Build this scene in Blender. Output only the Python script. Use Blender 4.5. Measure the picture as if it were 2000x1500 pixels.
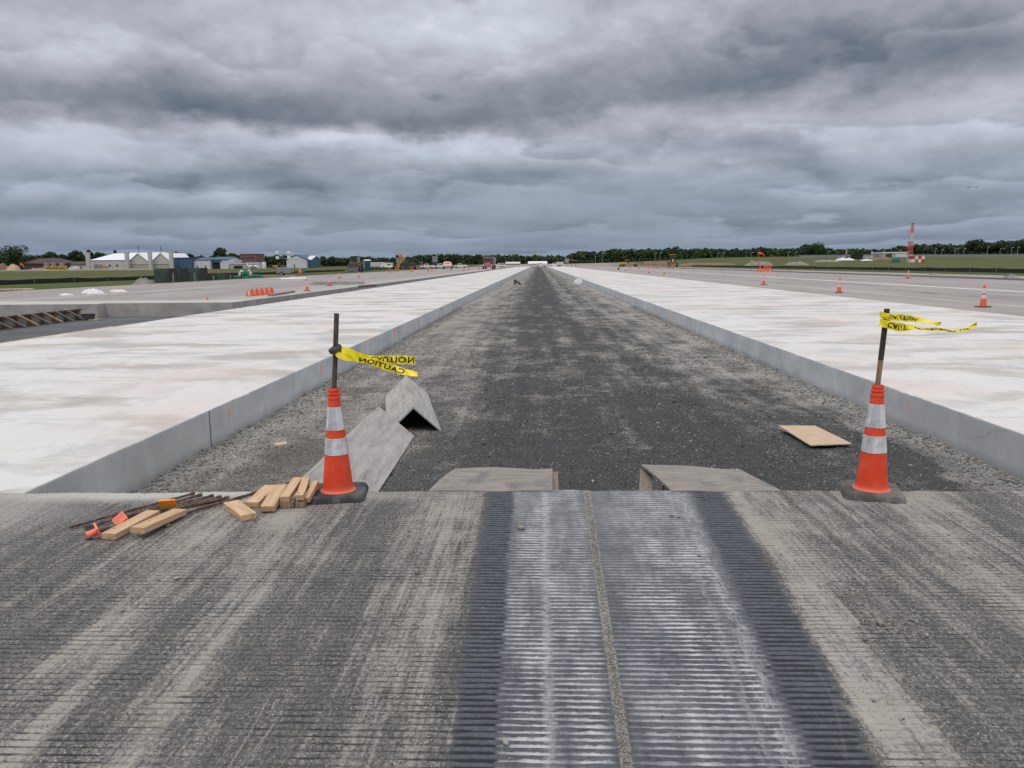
import bpy, math, random
import numpy as np
from mathutils import Vector, Matrix
rad = math.radians
random.seed(7); rng = np.random.default_rng(7)
S = bpy.context.scene
COL = S.collection
for o in list(bpy.data.objects): bpy.data.objects.remove(o)

# ------------------------------------------------------------------ camera
CAMH = 1.55; FOC = 1500.0
PITCH, YAW, ROLL = rad(8.9), rad(2.02), rad(0.5)
cf = Vector((-math.sin(YAW)*math.cos(PITCH), math.cos(YAW)*math.cos(PITCH), -math.sin(PITCH)))
_r = Vector((math.cos(YAW), math.sin(YAW), 0)); _u = _r.cross(cf)
cr = _r*math.cos(ROLL) - _u*math.sin(ROLL); cu = _u*math.cos(ROLL) + _r*math.sin(ROLL)
cam = bpy.data.objects.new('camera', bpy.data.cameras.new('camera')); COL.objects.link(cam)
cam.data.sensor_width = 36; cam.data.lens = 36*FOC/2000; cam.data.clip_start = .05; cam.data.clip_end = 6000
M = Matrix((cr, cu, -cf)).transposed().to_4x4(); M.translation = (0, 0, CAMH)
cam.matrix_world = M
S.camera = cam

# ------------------------------------------------------------------ exposure, sun
S.view_settings.view_transform = 'Standard'; S.view_settings.look = 'None'
S.view_settings.exposure = 0.0; S.view_settings.gamma = 1
S.view_settings.use_curve_mapping = False
SUN_EL, SUN_AZ = rad(58), rad(200)
sd = bpy.data.lights.new('sun', 'SUN'); sd.energy = 0.9; sd.angle = rad(25); sd.color = (1, .97, .93)
sun = bpy.data.objects.new('sun', sd); COL.objects.link(sun)
sdir = Vector((math.sin(SUN_AZ)*math.cos(SUN_EL), math.cos(SUN_AZ)*math.cos(SUN_EL), math.sin(SUN_EL)))
sun.rotation_euler = sdir.to_track_quat('Z', 'Y').to_euler()
sun.location = (0, -20, 40)

# ------------------------------------------------------------------ node helper
class NT:
    def __init__(s, tree): s.t = tree; s.t.nodes.clear()
    def n(s, typ, ins=None, out=0, **props):
        nd = s.t.nodes.new(typ)
        for k, v in props.items(): setattr(nd, k, v)
        if ins:
            for k, v in ins.items(): s.set(nd.inputs[k], v)
        return nd.outputs[out] if out is not None else nd
    def set(s, inp, v):
        if isinstance(v, bpy.types.NodeSocket): s.t.links.new(v, inp)
        elif v is not None:
            if inp.type == 'RGBA' and not hasattr(v, '__len__'): v = (v, v, v, 1)
            elif inp.type == 'RGBA' and len(v) == 3: v = (*v, 1)
            elif inp.type == 'VECTOR' and not hasattr(v, '__len__'): v = (v, v, v)
            inp.default_value = v
    def obj(s): return s.n('ShaderNodeTexCoord', out=3)
    def pos(s): return s.n('ShaderNodeNewGeometry', out=0)
    def m(s, op, a, b=None, c=None, clamp=False):
        ins = {0: a}
        if b is not None: ins[1] = b
        if c is not None: ins[2] = c
        return s.n('ShaderNodeMath', ins, operation=op, use_clamp=clamp)
    def vm(s, op, a, b=None, out=0):
        ins = {0: a}
        if b is not None: ins[1] = b
        return s.n('ShaderNodeVectorMath', ins, out=out, operation=op)
    def sep(s, v):
        nd = s.n('ShaderNodeSeparateXYZ', {0: v}, out=None); return nd.outputs
    def comb(s, x=0, y=0, z=0): return s.n('ShaderNodeCombineXYZ', {0: x, 1: y, 2: z})
    def noise(s, v, sc=5., det=4., ro=.55, dist=0., col=False):
        return s.n('ShaderNodeTexNoise', {'Vector': v, 'Scale': sc, 'Detail': det, 'Roughness': ro, 'Distortion': dist}, out=1 if col else 0)
    def vor(s, v, sc=5., out=0, rnd=1., feat='F1'):
        return s.n('ShaderNodeTexVoronoi', {'Vector': v, 'Scale': sc, 'Randomness': rnd}, out=out, feature=feat)
    def mr(s, v, a, b, c=0., d=1., t='LINEAR'):
        return s.n('ShaderNodeMapRange', {0: v, 1: a, 2: b, 3: c, 4: d}, interpolation_type=t)
    def mix(s, f, a, b, mode='MIX'):
        nd = s.n('ShaderNodeMix', None, out=None, data_type='RGBA', blend_type=mode)
        s.set(nd.inputs[0], f); s.set(nd.inputs[6], a); s.set(nd.inputs[7], b); return nd.outputs[2]
    def ramp(s, f, stops, interp='LINEAR'):
        nd = s.n('ShaderNodeValToRGB', {0: f}, out=None); cr_ = nd.color_ramp; cr_.interpolation = interp
        while len(cr_.elements) < len(stops): cr_.elements.new(1)
        for e, (p, c) in zip(cr_.elements, stops):
            e.position = p; e.color = (c, c, c, 1) if not hasattr(c, '__len__') else (*c, 1)
        return nd.outputs[0]
    def bump(s, h, st=.3, d=.01, nrm=None):
        ins = {'Strength': st, 'Distance': d, 'Height': h}
        if nrm is not None: ins['Normal'] = nrm
        return s.n('ShaderNodeBump', ins)
    def out(s, col, ro=.7, nrm=None, metal=0., spec=.5, **kw):
        ins = {'Base Color': col, 'Roughness': ro, 'Metallic': metal, 'Specular IOR Level': spec}
        if nrm is not None: ins['Normal'] = nrm
        ins.update(kw)
        b = s.n('ShaderNodeBsdfPrincipled', ins)
        s.n('ShaderNodeOutputMaterial', {0: b}, out=None)

# ------------------------------------------------------------------ world: overcast cloud deck over a Nishita sky
W = bpy.data.worlds.new('World'); S.world = W; W.use_nodes = True
w = NT(W.node_tree)
sky = w.n('ShaderNodeTexSky', sky_type='NISHITA', sun_disc=False, sun_elevation=SUN_EL, sun_rotation=SUN_AZ)
bg1 = w.n('ShaderNodeBackground', {0: sky, 1: 0.10})
D = w.vm('NORMALIZE', w.n('ShaderNodeTexCoord', out=0))
dx, dy, dz = w.sep(D)[:3]
el0 = w.m('ARCSINE', dz); az0 = w.m('ARCTAN2', dx, dy)
P2 = w.comb(w.m('MULTIPLY', az0, 4.6), w.m('MULTIPLY', w.m('LOGARITHM', w.m('ADD', w.m('MAXIMUM', el0, 0.0), .07), 2.71828), 3.3), 0.0)
wv = w.vm('SUBTRACT', w.noise(P2, .9, 3, .5, col=True), (.5, .5, .5))
PW = w.vm('ADD', P2, w.vm('MULTIPLY', wv, (1.0, .8, 0)))
n1 = w.noise(PW, .62, 5, .50)
n2 = w.noise(w.vm('ADD', PW, (.04, .16, 0)), .62, 5, .50)
nb = w.noise(w.vm('ADD', PW, (9, 4, 0)), 1.7, 6, .52)
nb2 = w.noise(w.vm('ADD', PW, (9.02, 4.10, 0)), 1.7, 6, .52)
relief = w.m('SUBTRACT', n1, n2)
relief2 = w.m('SUBTRACT', nb, nb2)
# broad light and dark fields of this sky, placed by compass direction and height
ISO = w.comb(w.m('MULTIPLY', az0, 11.), w.m('MULTIPLY', el0, 19.), 4.2)
wob = w.vm('SUBTRACT', w.noise(ISO, .8, 6, .55, col=True), (.5, .5, .5))
ws = w.sep(wob)
fadeh = w.mr(dz, 0., .14, .30, 1.)
az = w.m('ADD', az0, w.m('MULTIPLY', ws[0], .20)); el = w.m('ADD', el0, w.m('MULTIPLY', w.m('MULTIPLY', ws[1], .085), fadeh))
def pxdir(px, py):
    d = cf + cr*((px-1000)/FOC) - cu*((py-750)/FOC); d.normalize()
    return math.atan2(d.x, d.y), math.asin(d.z)
blobs = [  # px, py, half width px, half height px, amount
    (290, 205, 150, 60, -.62), (480, 222, 170, 55, -.66), (700, 225, 200, 52, -.62), (900, 245, 130, 55, -.60), (20, 205, 80, 55, -.55), (1500, 120, 230, 75, -.72), (1800, 115, 300, 80, -.62), (1230, 205, 190, 60, -.55),
    (1080, 215, 110, 45, -.5), (1650, 195, 200, 40, -.3), (600, 378, 75, 36, -.66), (470, 345, 130, 26, -.42), (900, 385, 150, 36, -.52), (1060, 345, 110, 25, -.28), (1370, 275, 100, 34, -.42), (1600, 328, 95, 42, -.60), (1480, 290, 100, 25, -.35),
    (1800, 360, 110, 26, -.50), (1940, 385, 90, 26, -.35), (1250, 375, 120, 18, -.32), (1700, 400, 150, 16, -.25), (1450, 390, 100, 14, -.3), (340, 365, 70, 22, -.45), (150, 350, 130, 14, -.2), (90, 420, 220, 20, -.34), (420, 425, 180, 14, -.28), (860, 435, 200, 12, -.2),
    (1020, 275, 42, 16, -.38), (1240, 440, 240, 12, -.2), (1650, 440, 200, 10, -.2),
    (850, 60, 380, 60, .42), (150, 90, 220, 50, .25), (1240, 30, 250, 40, .35), (100, 250, 90, 30, .30), (560, 270, 330, 22, .34), (880, 290, 200, 30, .32), (1480, 230, 150, 28, .40), (1830, 220, 200, 50, .28),
    (150, 375, 150, 18, .30), (500, 385, 70, 22, .40), (750, 385, 60, 12, .22), (250, 310, 160, 16, .22), (700, 400, 50, 16, .2), (1270, 365, 130, 14, .28), (1640, 360, 90, 12, .30), (1700, 20, 160, 26, .22), (1860, 330, 100, 14, .25), (1960, 345, 60, 20, .25),
    (1430, 350, 90, 10, .2), (620, 455, 300, 7, .14), (1100, 470, 400, 7, .14), (1500, 455, 300, 7, .12)]
tot = 0.0
for (bx, by, sx, sy, am) in blobs:
    a0, e0 = pxdir(bx, by)
    qa = w.m('MULTIPLY', w.m('SUBTRACT', az, a0), 1/(sx/FOC))
    qe = w.m('SUBTRACT', el, e0)
    if am < 0:      # dark cloud: long soft shoulder above, crisp base below
        qe = w.m('MULTIPLY', w.m('ADD', w.m('MULTIPLY', w.m('MAXIMUM', qe, 0.), .72), w.m('MULTIPLY', w.m('MINIMUM', qe, 0.), 2.1)), 1/(sy/FOC))
    else: qe = w.m('MULTIPLY', qe, 1/(sy/FOC))
    r2 = w.m('ADD', w.m('MULTIPLY', qa, qa), w.m('MULTIPLY', qe, qe))
    g = w.m('MULTIPLY', w.m('EXPONENT', w.m('MULTIPLY', r2, -1.0)), am)
    tot = g if isinstance(tot, float) else w.m('ADD', tot, g)
lum = w.m('ADD', .555, w.m('MULTIPLY', tot, .31))
lum = w.m('ADD', lum, w.m('MULTIPLY', w.m('SUBTRACT', n1, .5), -.20))
lum = w.m('ADD', lum, w.m('MULTIPLY', relief, .40))
lum = w.m('ADD', lum, w.m('MULTIPLY', relief2, .14))
# rows of small flat-based clouds
vv = w.m('ADD', w.m('MULTIPLY', w.sep(P2)[1], .95), w.m('ADD', w.m('MULTIPLY', w.noise(w.vm('ADD', P2, (2, 7, 0)), .9, 4, .5), 3.0), w.m('MULTIPLY', w.noise(ISO, 1.1, 5, .6), .55)))
tt = w.m('FRACT', vv)
saw = w.m('ADD', w.mr(tt, 0., .13, .5, -.5), w.mr(tt, .13, 1., 0., 1.0))
lum = w.m('ADD', lum, w.m('MULTIPLY', w.m('MULTIPLY', saw, w.mr(dz, .04, .2, .22, .12)), w.mr(w.noise(w.vm('ADD', P2, (5, 1, 0)), .8, 3), .38, .58, .15, 1.)))
isn = w.noise(ISO, 1.3, 6, .58); isn2 = w.noise(w.vm('ADD', ISO, (.05, .35, 0)), 1.3, 6, .58)
lum = w.m('ADD', lum, w.m('MULTIPLY', w.m('MULTIPLY', w.m('SUBTRACT', isn, isn2), .26), fadeh))
lum = w.m('ADD', lum, w.m('MULTIPLY', w.m('SUBTRACT', w.noise(ISO, .5, 4, .5), .5), .16))
# towards the horizon the deck is seen edge on and darkens
lum = w.m('MULTIPLY', lum, w.mr(dz, 0.0, .17, .66, 1.0, 'SMOOTHSTEP'))
lum = w.m('MULTIPLY', lum, w.mr(dz, .30, .75, 1.0, 2.0, 'SMOOTHSTEP'))
lum = w.m('MAXIMUM', lum, .10)
ccol = w.ramp(lum, [(0.0, (.06, .07, .09)), (.16, (.130, .155, .195)), (.30, (.225, .244, .288)), (.50, (.390, .408, .468)), (.75, (.635, .665, .755)), (1, (1, 1, 1))])
big = w.mr(lum, .75, 2.0, 1.0, 2.0)
blue = w.mix(w.mr(dz, .0, .16, .9, 0.0), ccol, w.mix(1.0, ccol, (.80, .96, 1.14), 'MULTIPLY'))
bg2 = w.n('ShaderNodeBackground', {0: w.mix(1.0, blue, w.comb(big, big, big), 'MULTIPLY'), 1: 1.0})
mixs = w.n('ShaderNodeMixShader', {0: .94, 1: bg1, 2: bg2})
w.n('ShaderNodeOutputWorld', {0: mixs}, out=None)

# ------------------------------------------------------------------ placing: a photo pixel's ray met with real ground
def ray(px, py): return cf + cr*((px-1000)/FOC) - cu*((py-750)/FOC)
def G(px, py, z=0.0):
    d = ray(px, py); t = (z-CAMH)/d.z
    return Vector((d.x*t, d.y*t, z))
def AT(px, Y, z=0.0):                       # lateral place of a bearing at distance Y
    d = ray(px, 514.6-(px-1051.5)*.00873); return Vector((d.x*Y/d.y, Y, z))
def SP(px, py, Y):
    d = ray(px, py); t = Y/d.y; return Vector((d.x*t, Y, CAMH+d.z*t))

# ------------------------------------------------------------------ mesh helpers
class MB:
    def __init__(s): s.v = []; s.f = []
    def quad(s, *p):
        b = len(s.v); s.v += [tuple(q) for q in p]; s.f.append(tuple(range(b, b+len(p)))); return s
    def box(s, c, d, rz=0., rx=0., ry=0., taper=1.):
        R = Matrix.Rotation(rz, 3, 'Z') @ Matrix.Rotation(ry, 3, 'Y') @ Matrix.Rotation(rx, 3, 'X')
        b = len(s.v)
        for sz in (-1, 1):
            k = taper if sz > 0 else 1.
            for sx, sy in ((-1, -1), (1, -1), (1, 1), (-1, 1)):
                s.v.append(tuple(Vector(c) + R @ Vector((sx*d[0]/2*k, sy*d[1]/2*k, sz*d[2]/2))))
        s.f += [(b+3, b+2, b+1, b), (b+4, b+5, b+6, b+7)]
        for i in range(4):
            j = (i+1) % 4; s.f.append((b+i, b+j, b+4+j, b+4+i))
        return s
    def hull8(s, lo, hi):                     # lo: 4 pts, hi: 4 pts
        b = len(s.v); s.v += [tuple(q) for q in lo]+[tuple(q) for q in hi]
        s.f += [(b+3, b+2, b+1, b), (b+4, b+5, b+6, b+7)]
        for i in range(4):
            j = (i+1) % 4; s.f.append((b+i, b+j, b+4+j, b+4+i))
        return s
    def tube(s, pts, r, n=8, cap=True):
        pts = [Vector(p) for p in pts]; rs = r if hasattr(r, '__len__') else [r]*len(pts)
        b = len(s.v); up0 = None
        for i, p in enumerate(pts):
            t = (pts[min(i+1, len(pts)-1)] - pts[max(i-1, 0)]).normalized()
            a = Vector((0, 0, 1)) if abs(t.z) < .9 else Vector((1, 0, 0))
            x = t.cross(a).normalized(); y = t.cross(x)
            for k in range(n):
                an = 2*math.pi*k/n
                s.v.append(tuple(p + (x*math.cos(an)+y*math.sin(an))*rs[i]))
        for i in range(len(pts)-1):
            for k in range(n):
                k2 = (k+1) % n
                s.f.append((b+i*n+k, b+(i+1)*n+k, b+(i+1)*n+k2, b+i*n+k2))
        if cap:
            s.f.append(tuple(b+k for k in range(n))); e = b+(len(pts)-1)*n
            s.f.append(tuple(e+k for k in reversed(range(n))))
        return s
    def lathe(s, prof, n=24, c=(0, 0, 0), cap=True):
        b = len(s.v)
        for (r, z) in prof:
            for k in range(n):
                a = 2*math.pi*k/n; s.v.append((c[0]+r*math.cos(a), c[1]+r*math.sin(a), c[2]+z))
        for i in range(len(prof)-1):
            for k in range(n):
                k2 = (k+1) % n; s.f.append((b+i*n+k, b+i*n+k2, b+(i+1)*n+k2, b+(i+1)*n+k))
        if cap:
            s.f.append(tuple(b+k for k in reversed(range(n)))); e = b+(len(prof)-1)*n
            s.f.append(tuple(e+k for k in range(n)))
        return s
    def prism(s, poly, y0, y1, ax='y'):       # poly in xz, extruded in y (or yz extruded in x)
        b = len(s.v); n = len(poly)
        for yy in (y0, y1):
            for (a, c) in poly: s.v.append((a, yy, c) if ax == 'y' else (yy, a, c))
        s.f += [tuple(b+i for i in range(n)), tuple(b+n+i for i in reversed(range(n)))]
        for i in range(n):
            j = (i+1) % n; s.f.append((b+i, b+n+i, b+n+j, b+j))
        return s
    def build(s, name, m, parent=None, smooth=False, bevel=0., loc=None, seg=2):
        me = bpy.data.meshes.new(name); me.from_pydata(s.v, [], s.f)
        import bmesh
        bm = bmesh.new(); bm.from_mesh(me)
        bmesh.ops.remove_doubles(bm, verts=bm.verts, dist=1e-5)
        bmesh.ops.recalc_face_normals(bm, faces=bm.faces)
        if bevel:
            es = [e for e in bm.edges if len(e.link_faces) == 2 and e.calc_face_angle(0) > .5]
            bmesh.ops.bevel(bm, geom=es, offset=bevel, segments=seg, affect='EDGES', profile=.6)
        bm.to_mesh(me); bm.free()
        if smooth:
            me.shade_smooth()
            me.set_sharp_from_angle(angle=rad(38))
        me.materials.append(m)
        o = bpy.data.objects.new(name, me); COL.objects.link(o)
        if parent: o.parent = parent
        if loc is not None: o.location = loc
        return o

def npmesh(name, V, F, m, attrs=None, smooth=False, parent=None):
    me = bpy.data.meshes.new(name)
    V = np.asarray(V, dtype=np.float32); F = np.asarray(F, dtype=np.int32)
    k = F.shape[1]
    me.vertices.add(len(V)); me.vertices.foreach_set('co', V.ravel())
    me.loops.add(F.size); me.loops.foreach_set('vertex_index', F.ravel())
    me.polygons.add(len(F)); me.polygons.foreach_set('loop_start', np.arange(0, F.size, k, dtype=np.int32))
    if smooth: me.polygons.foreach_set('use_smooth', np.ones(len(F), dtype=bool))
    if attrs:
        for an, av in attrs.items():
            a = me.attributes.new(an, 'FLOAT', 'POINT'); a.data.foreach_set('value', np.asarray(av, dtype=np.float32))
    me.update(calc_edges=True); me.validate()
    me.materials.append(m)
    o = bpy.data.objects.new(name, me); COL.objects.link(o)
    if parent: o.parent = parent
    return o
def gridmesh(name, xs, ys, zf, m, attrs=None, smooth=True):
    X, Y = np.meshgrid(xs, ys); Z = zf(X, Y) if callable(zf) else zf
    V = np.stack([X, Y, Z], -1).reshape(-1, 3)
    nx, ny = len(xs), len(ys)
    i = np.arange(nx-1)[None, :]+np.arange(ny-1)[:, None]*nx
    F = np.stack([i, i+1, i+1+nx, i+nx], -1).reshape(-1, 4)
    return npmesh(name, V, F, m, attrs, smooth)
_tab = rng.random((256, 256))
def vnoise(x, y, oct=4, ro=.5):
    t = 0; a = 1; s_ = 0
    for o in range(oct):
        xi = np.floor(x).astype(int); yi = np.floor(y).astype(int); fx = x-xi; fy = y-yi
        fx = fx*fx*(3-2*fx); fy = fy*fy*(3-2*fy)
        g = lambda a_, b_: _tab[a_ & 255, b_ & 255]
        v = (g(xi, yi)*(1-fx)+g(xi+1, yi)*fx)*(1-fy)+(g(xi, yi+1)*(1-fx)+g(xi+1, yi+1)*fx)*fy
        t = t+v*a; s_ += a; a *= ro; x = x*2.03+17.3; y = y*2.03+5.1
    return t/s_

def tag(o, label=None, cat=None, group=None, kind=None):
    if label: o['label'] = label
    if cat: o['category'] = cat
    if group: o['group'] = group
    if kind: o['kind'] = kind
    return o
def thing(name, label, cat, loc, rz=0., group=None):
    o = bpy.data.objects.new(name, None); COL.objects.link(o); o.location = loc; o.rotation_euler = (0, 0, rz)
    o.empty_display_size = .3
    return tag(o, label, cat, group)
def dup(root, loc, rz, label, sc=None, group=None):
    def cp(o, par):
        c = o.copy(); COL.objects.link(c)
        if par is not None: c.parent = par
        for ch in o.children: cp(ch, c)
        return c
    r = cp(root, None); r.location = loc; r.rotation_euler = (0, 0, rz)
    if sc: r.scale = (sc, sc, sc) if not hasattr(sc, '__len__') else sc
    r['label'] = label
    if group: r['group'] = group
    return r
MATS = {}
def mat(name):
    def deco(fn):
        m = bpy.data.materials.new(name); m.use_nodes = True
        fn(NT(m.node_tree)); MATS[name] = m; return m
    return deco
def simple(name, c, ro=.6, metal=0., var=.25, sc=6., bump=.0, spec=.4, **kw):
    m = bpy.data.materials.new(name); m.use_nodes = True; t = NT(m.node_tree)
    v = t.obj(); n = t.noise(v, sc, 5, .6)
    c2 = tuple(x*(1-var) for x in c); c3 = tuple(min(1, x*(1+var)) for x in c)
    col = t.ramp(n, [(.3, c2), (.7, c3)])
    nr = t.bump(t.noise(v, sc*8, 3), bump, .005) if bump else None
    t.out(col, ro, nr, metal, spec, **kw); MATS[name] = m; return m

# ------------------------------------------------------------------ materials of the setting
@mat('grooved_concrete')
def _(t):
    p = t.pos(); x, y, z = t.sep(p)[:3]
    wx = t.m('MULTIPLY', t.m('SUBTRACT', t.noise(t.vm('MULTIPLY', p, (.7, .35, 0)), 1.3, 3, .5), .5), .22)
    wx2 = t.m('MULTIPLY', t.m('SUBTRACT', t.noise(t.vm('MULTIPLY', p, (3, 6, 0)), 4, 4, .7), .5), .10)
    far = t.mr(t.m('ABSOLUTE', t.m('SUBTRACT', x, .3)), .7, 2.2, .25, 1.6)
    xs = t.m('ADD', t.m('DIVIDE', x, t.m('ADD', 1.0, t.m('MULTIPLY', t.m('SUBTRACT', y, 2.2), .07))), t.m('ADD', t.m('MULTIPLY', wx, far), wx2))
    u = t.mr(xs, -4, 4)
    q = lambda X: (X+4)/8
    tan = t.ramp(u, [(q(-4), .35), (q(-3.4), .6), (q(-2.9), .35), (q(-2.5), .12), (q(-2.15), .15), (q(-1.9), .4), (q(-1.68), .68), (q(-1.5), .25), (q(-1.33), .72), (q(-1.18), .35),
        (q(-1.02), .08), (q(-.8), .12), (q(-.66), .35), (q(-.5), .6), (q(-.36), .5), (q(-.29), .05), (q(.85), .02), (q(1.055), .04), (q(1.085), .85), (q(1.25), .7), (q(1.38), .25),
        (q(1.62), .30), (q(1.85), .35), (q(2.05), .75), (q(2.2), .45), (q(2.35), .10), (q(2.6), .2), (q(2.8), .6), (q(3.1), .25), (q(3.5), .6), (q(4), .3)])
    # stretched dust streaks and flat dust patches
    st = t.noise(t.vm('MULTIPLY', p, (11, .55, 0)), 1.0, 5, .62)
    st2 = t.noise(t.vm('MULTIPLY', p, (55, 1.4, 0)), 1.0, 4, .65)
    pt = t.noise(t.vm('MULTIPLY', p, (1.4, 1.8, 0)), 1.6, 6, .66)
    fine = t.noise(p, 55, 4, .7)
    cen = t.m('MULTIPLY', t.mr(xs, -.31, -.27), t.mr(xs, 1.06, 1.03))      # the swept centre lane
    T = t.m('ADD', tan, t.m('MULTIPLY', t.m('SUBTRACT', st, .5), 2.0))
    T = t.m('ADD', T, t.m('MULTIPLY', t.m('SUBTRACT', st2, .5), 1.5))
    T = t.m('ADD', T, t.m('MULTIPLY', t.m('SUBTRACT', pt, .5), 1.2))
    farY = t.mr(y, 2.8, 5.0, 0., .30)
    T = t.m('ADD', T, t.m('MULTIPLY', farY, t.m('SUBTRACT', 1.0, cen)))
    T = t.m('ADD', T, t.m('MULTIPLY', t.m('SUBTRACT', fine, .5), 2.2))
    T = t.m('SUBTRACT', T, .18)
    T = t.m('MULTIPLY', T, t.m('SUBTRACT', 1.0, t.m('MULTIPLY', cen, .85)))
    T = t.mr(T, .12, .85)
    low = t.n('ShaderNodeAttribute', attribute_name='groove', out=2)
    dark = t.ramp(t.noise(p, 70, 5, .8), [(.32, (.030, .029, .030)), (.5, (.092, .088, .087)), (.68, (.22, .208, .198))])
    tanc = t.mix(t.noise(p, 3, 4), (.26, .235, .212), (.36, .33, .30))
    tanc = t.mix(t.mr(t.noise(p, 1.1, 3), .55, .75), tanc, (.33, .32, .31))
    col = t.mix(T, dark, tanc)
    # aggregate flecks
    v1 = t.vor(p, 75); fl = t.m('MULTIPLY', t.mr(v1, .26, .14), t.mr(t.noise(p, 7, 3), .44, .58))
    col = t.mix(t.m('MULTIPLY', fl, .75), col, (.50, .48, .45))
    v2 = t.vor(t.vm('ADD', p, (3.3, 1.7, 0)), 55); col = t.mix(t.m('MULTIPLY', t.m('MULTIPLY', t.mr(v2, .24, .14), t.mr(t.noise(p, 8, 3), .46, .6)), .7), col, (.025, .024, .024))
    # swept lane: blue black with chalky slurry standing in the grooves
    bl = t.ramp(t.noise(p, 30, 5, .7), [(.3, (.026, .031, .041)), (.7, (.088, .093, .108))])
    ch = t.ramp(u, [(q(-.155), 0), (q(-.12), .62), (q(.0), .95), (q(.09), .55), (q(.17), .95), (q(.215), .75), (q(.235), .25), (q(.33), .3), (q(.42), .6), (q(.6), .9), (q(.72), .7), (q(.78), .9), (q(.85), .25), (q(.88), 0)])
    rag = t.noise(t.vm('MULTIPLY', p, (12, 30, 0)), 2.0, 5, .75)
    mid = t.m('MULTIPLY', ch, t.mr(t.noise(t.vm('MULTIPLY', p, (6, 1.1, 0)), 1.5, 4, .6), .35, .62, .3, 1.25))
    chv = t.m('ADD', t.m('MULTIPLY', low, 1.05), t.m('MULTIPLY', t.m('SUBTRACT', rag, .5), 2.4))
    chm = t.m('MULTIPLY', mid, t.mr(chv, .25, .75))
    chm = t.m('ADD', chm, t.m('MULTIPLY', mid, t.mr(t.noise(p, 2.2, 5, .65), .45, .8, 0.03, .45)))
    # tyre scrubs of white
    ty = t.ramp(u, [(q(.70), 0), (q(.715), .9), (q(.725), .0), (q(.755), .0), (q(.77), .85), (q(.80), .5), (q(.815), .8), (q(.84), 0)])
    tym = t.m('MULTIPLY', ty, t.mr(t.noise(t.vm('MULTIPLY', p, (26, 5, 0)), 1.5, 4, .7), .42, .6))
    wl = t.ramp(u, [(q(.018), 0), (q(.03), .9), (q(.045), .9), (q(.057), 0)])
    chm = t.m('MAXIMUM', chm, t.m('MULTIPLY', tym, .75))
    chm = t.m('MAXIMUM', chm, t.m('MULTIPLY', wl, t.mr(rag, .4, .6, .25, .85)))
    lane = t.mix(t.m('MINIMUM', chm, 1.0), bl, (.44, .44, .46))
    lane = t.mix(t.m('MULTIPLY', t.mr(y, 3.0, 4.9, .0, .42), t.noise(p, 2.5, 4)), lane, (.36, .355, .36))
    col = t.mix(cen, col, lane)
    # groove bottoms outside the lane have shade painted in as near black, tan grit in patches
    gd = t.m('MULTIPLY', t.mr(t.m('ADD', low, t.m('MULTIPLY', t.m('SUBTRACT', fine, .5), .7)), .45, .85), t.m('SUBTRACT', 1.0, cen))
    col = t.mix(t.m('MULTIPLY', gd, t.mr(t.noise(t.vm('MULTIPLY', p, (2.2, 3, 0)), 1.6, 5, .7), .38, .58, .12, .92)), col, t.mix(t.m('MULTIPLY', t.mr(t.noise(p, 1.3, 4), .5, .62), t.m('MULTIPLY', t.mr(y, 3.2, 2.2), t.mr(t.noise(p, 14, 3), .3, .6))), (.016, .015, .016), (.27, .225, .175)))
    dbl = t.m('MULTIPLY', cen, t.m('SUBTRACT', 1.0, t.mr(ch, 0., .3)))
    rid = t.mr(t.m('ADD', low, t.m('MULTIPLY', t.m('SUBTRACT', fine, .5), .5)), .15, .7)
    col = t.mix(dbl, col, t.mix(rid, t.ramp(t.noise(p, 40, 4, .7), [(.3, (.040, .047, .060)), (.72, (.105, .112, .130))]), (.010, .012, .017)))  # groove shade painted into the lane's dark bands, ridges kept lighter
    # joint bed
    xj = t.m('SUBTRACT', t.m('DIVIDE', x, t.m('ADD', 1.0, t.m('MULTIPLY', t.m('SUBTRACT', y, 2.2), .07))), .272)
    jb = t.mr(t.m('ADD', t.m('ABSOLUTE', xj), t.m('MULTIPLY', t.m('SUBTRACT', t.noise(p, 30, 3), .5), .012)), .022, .015)
    col = t.mix(jb, col, t.mix(fine, (.10, .09, .08), (.42, .38, .34)))
    # long thin scratches and hairline joint
    sc = t.vm('MULTIPLY', t.vm('ADD', p, t.vm('MULTIPLY', t.noise(p, .6, 2, col=True), (.25, 0, 0))), (1.0, .045, 0))
    scr = t.mr(t.vor(sc, 6.5, feat='DISTANCE_TO_EDGE'), .012, .004)
    scr = t.m('MULTIPLY', scr, t.mr(t.noise(p, 1.6, 3), .5, .62))
    col = t.mix(t.m('MULTIPLY', scr, t.m('SUBTRACT', .4, t.m('MULTIPLY', cen, .3))), col, (.40, .37, .33))
    # pale concrete border where the slab was not planed
    edge = t.m('MULTIPLY', t.mr(t.m('ADD', y, t.m('MULTIPLY', pt, .25)), 4.95, 5.12), t.mr(x, -.6, -1.8))
    col = t.mix(edge, col, (.42, .405, .38))
    bl2 = t.m('MULTIPLY', t.mr(t.m('ADD', x, t.m('MULTIPLY', pt, 1.8)), -1.9, -2.9), t.mr(t.m('ADD', y, t.m('MULTIPLY', pt, 1.0)), 4.3, 5.0))
    col = t.mix(t.m('MULTIPLY', bl2, .8), col, t.mix(fine, (.20, .195, .185), (.42, .40, .37)))
    h = t.m('ADD', t.m('MULTIPLY', fine, .6), t.m('MULTIPLY', t.noise(p, 160, 2), .4))
    nr = t.bump(h, .75, .006)
    nr = t.bump(t.noise(p, 14, 3), .25, .01, nr)
    t.out(col, t.mix(cen, .85, .6), nr, spec=.35)
@mat('concrete_plain')
def _(t):
    p = t.pos(); n = t.noise(p, 2, 6, .65)
    col = t.ramp(n, [(.3, (.09, .088, .086)), (.7, (.26, .245, .225))])
    t.out(col, .85, t.bump(t.noise(p, 60, 4), .5, .005))
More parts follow.
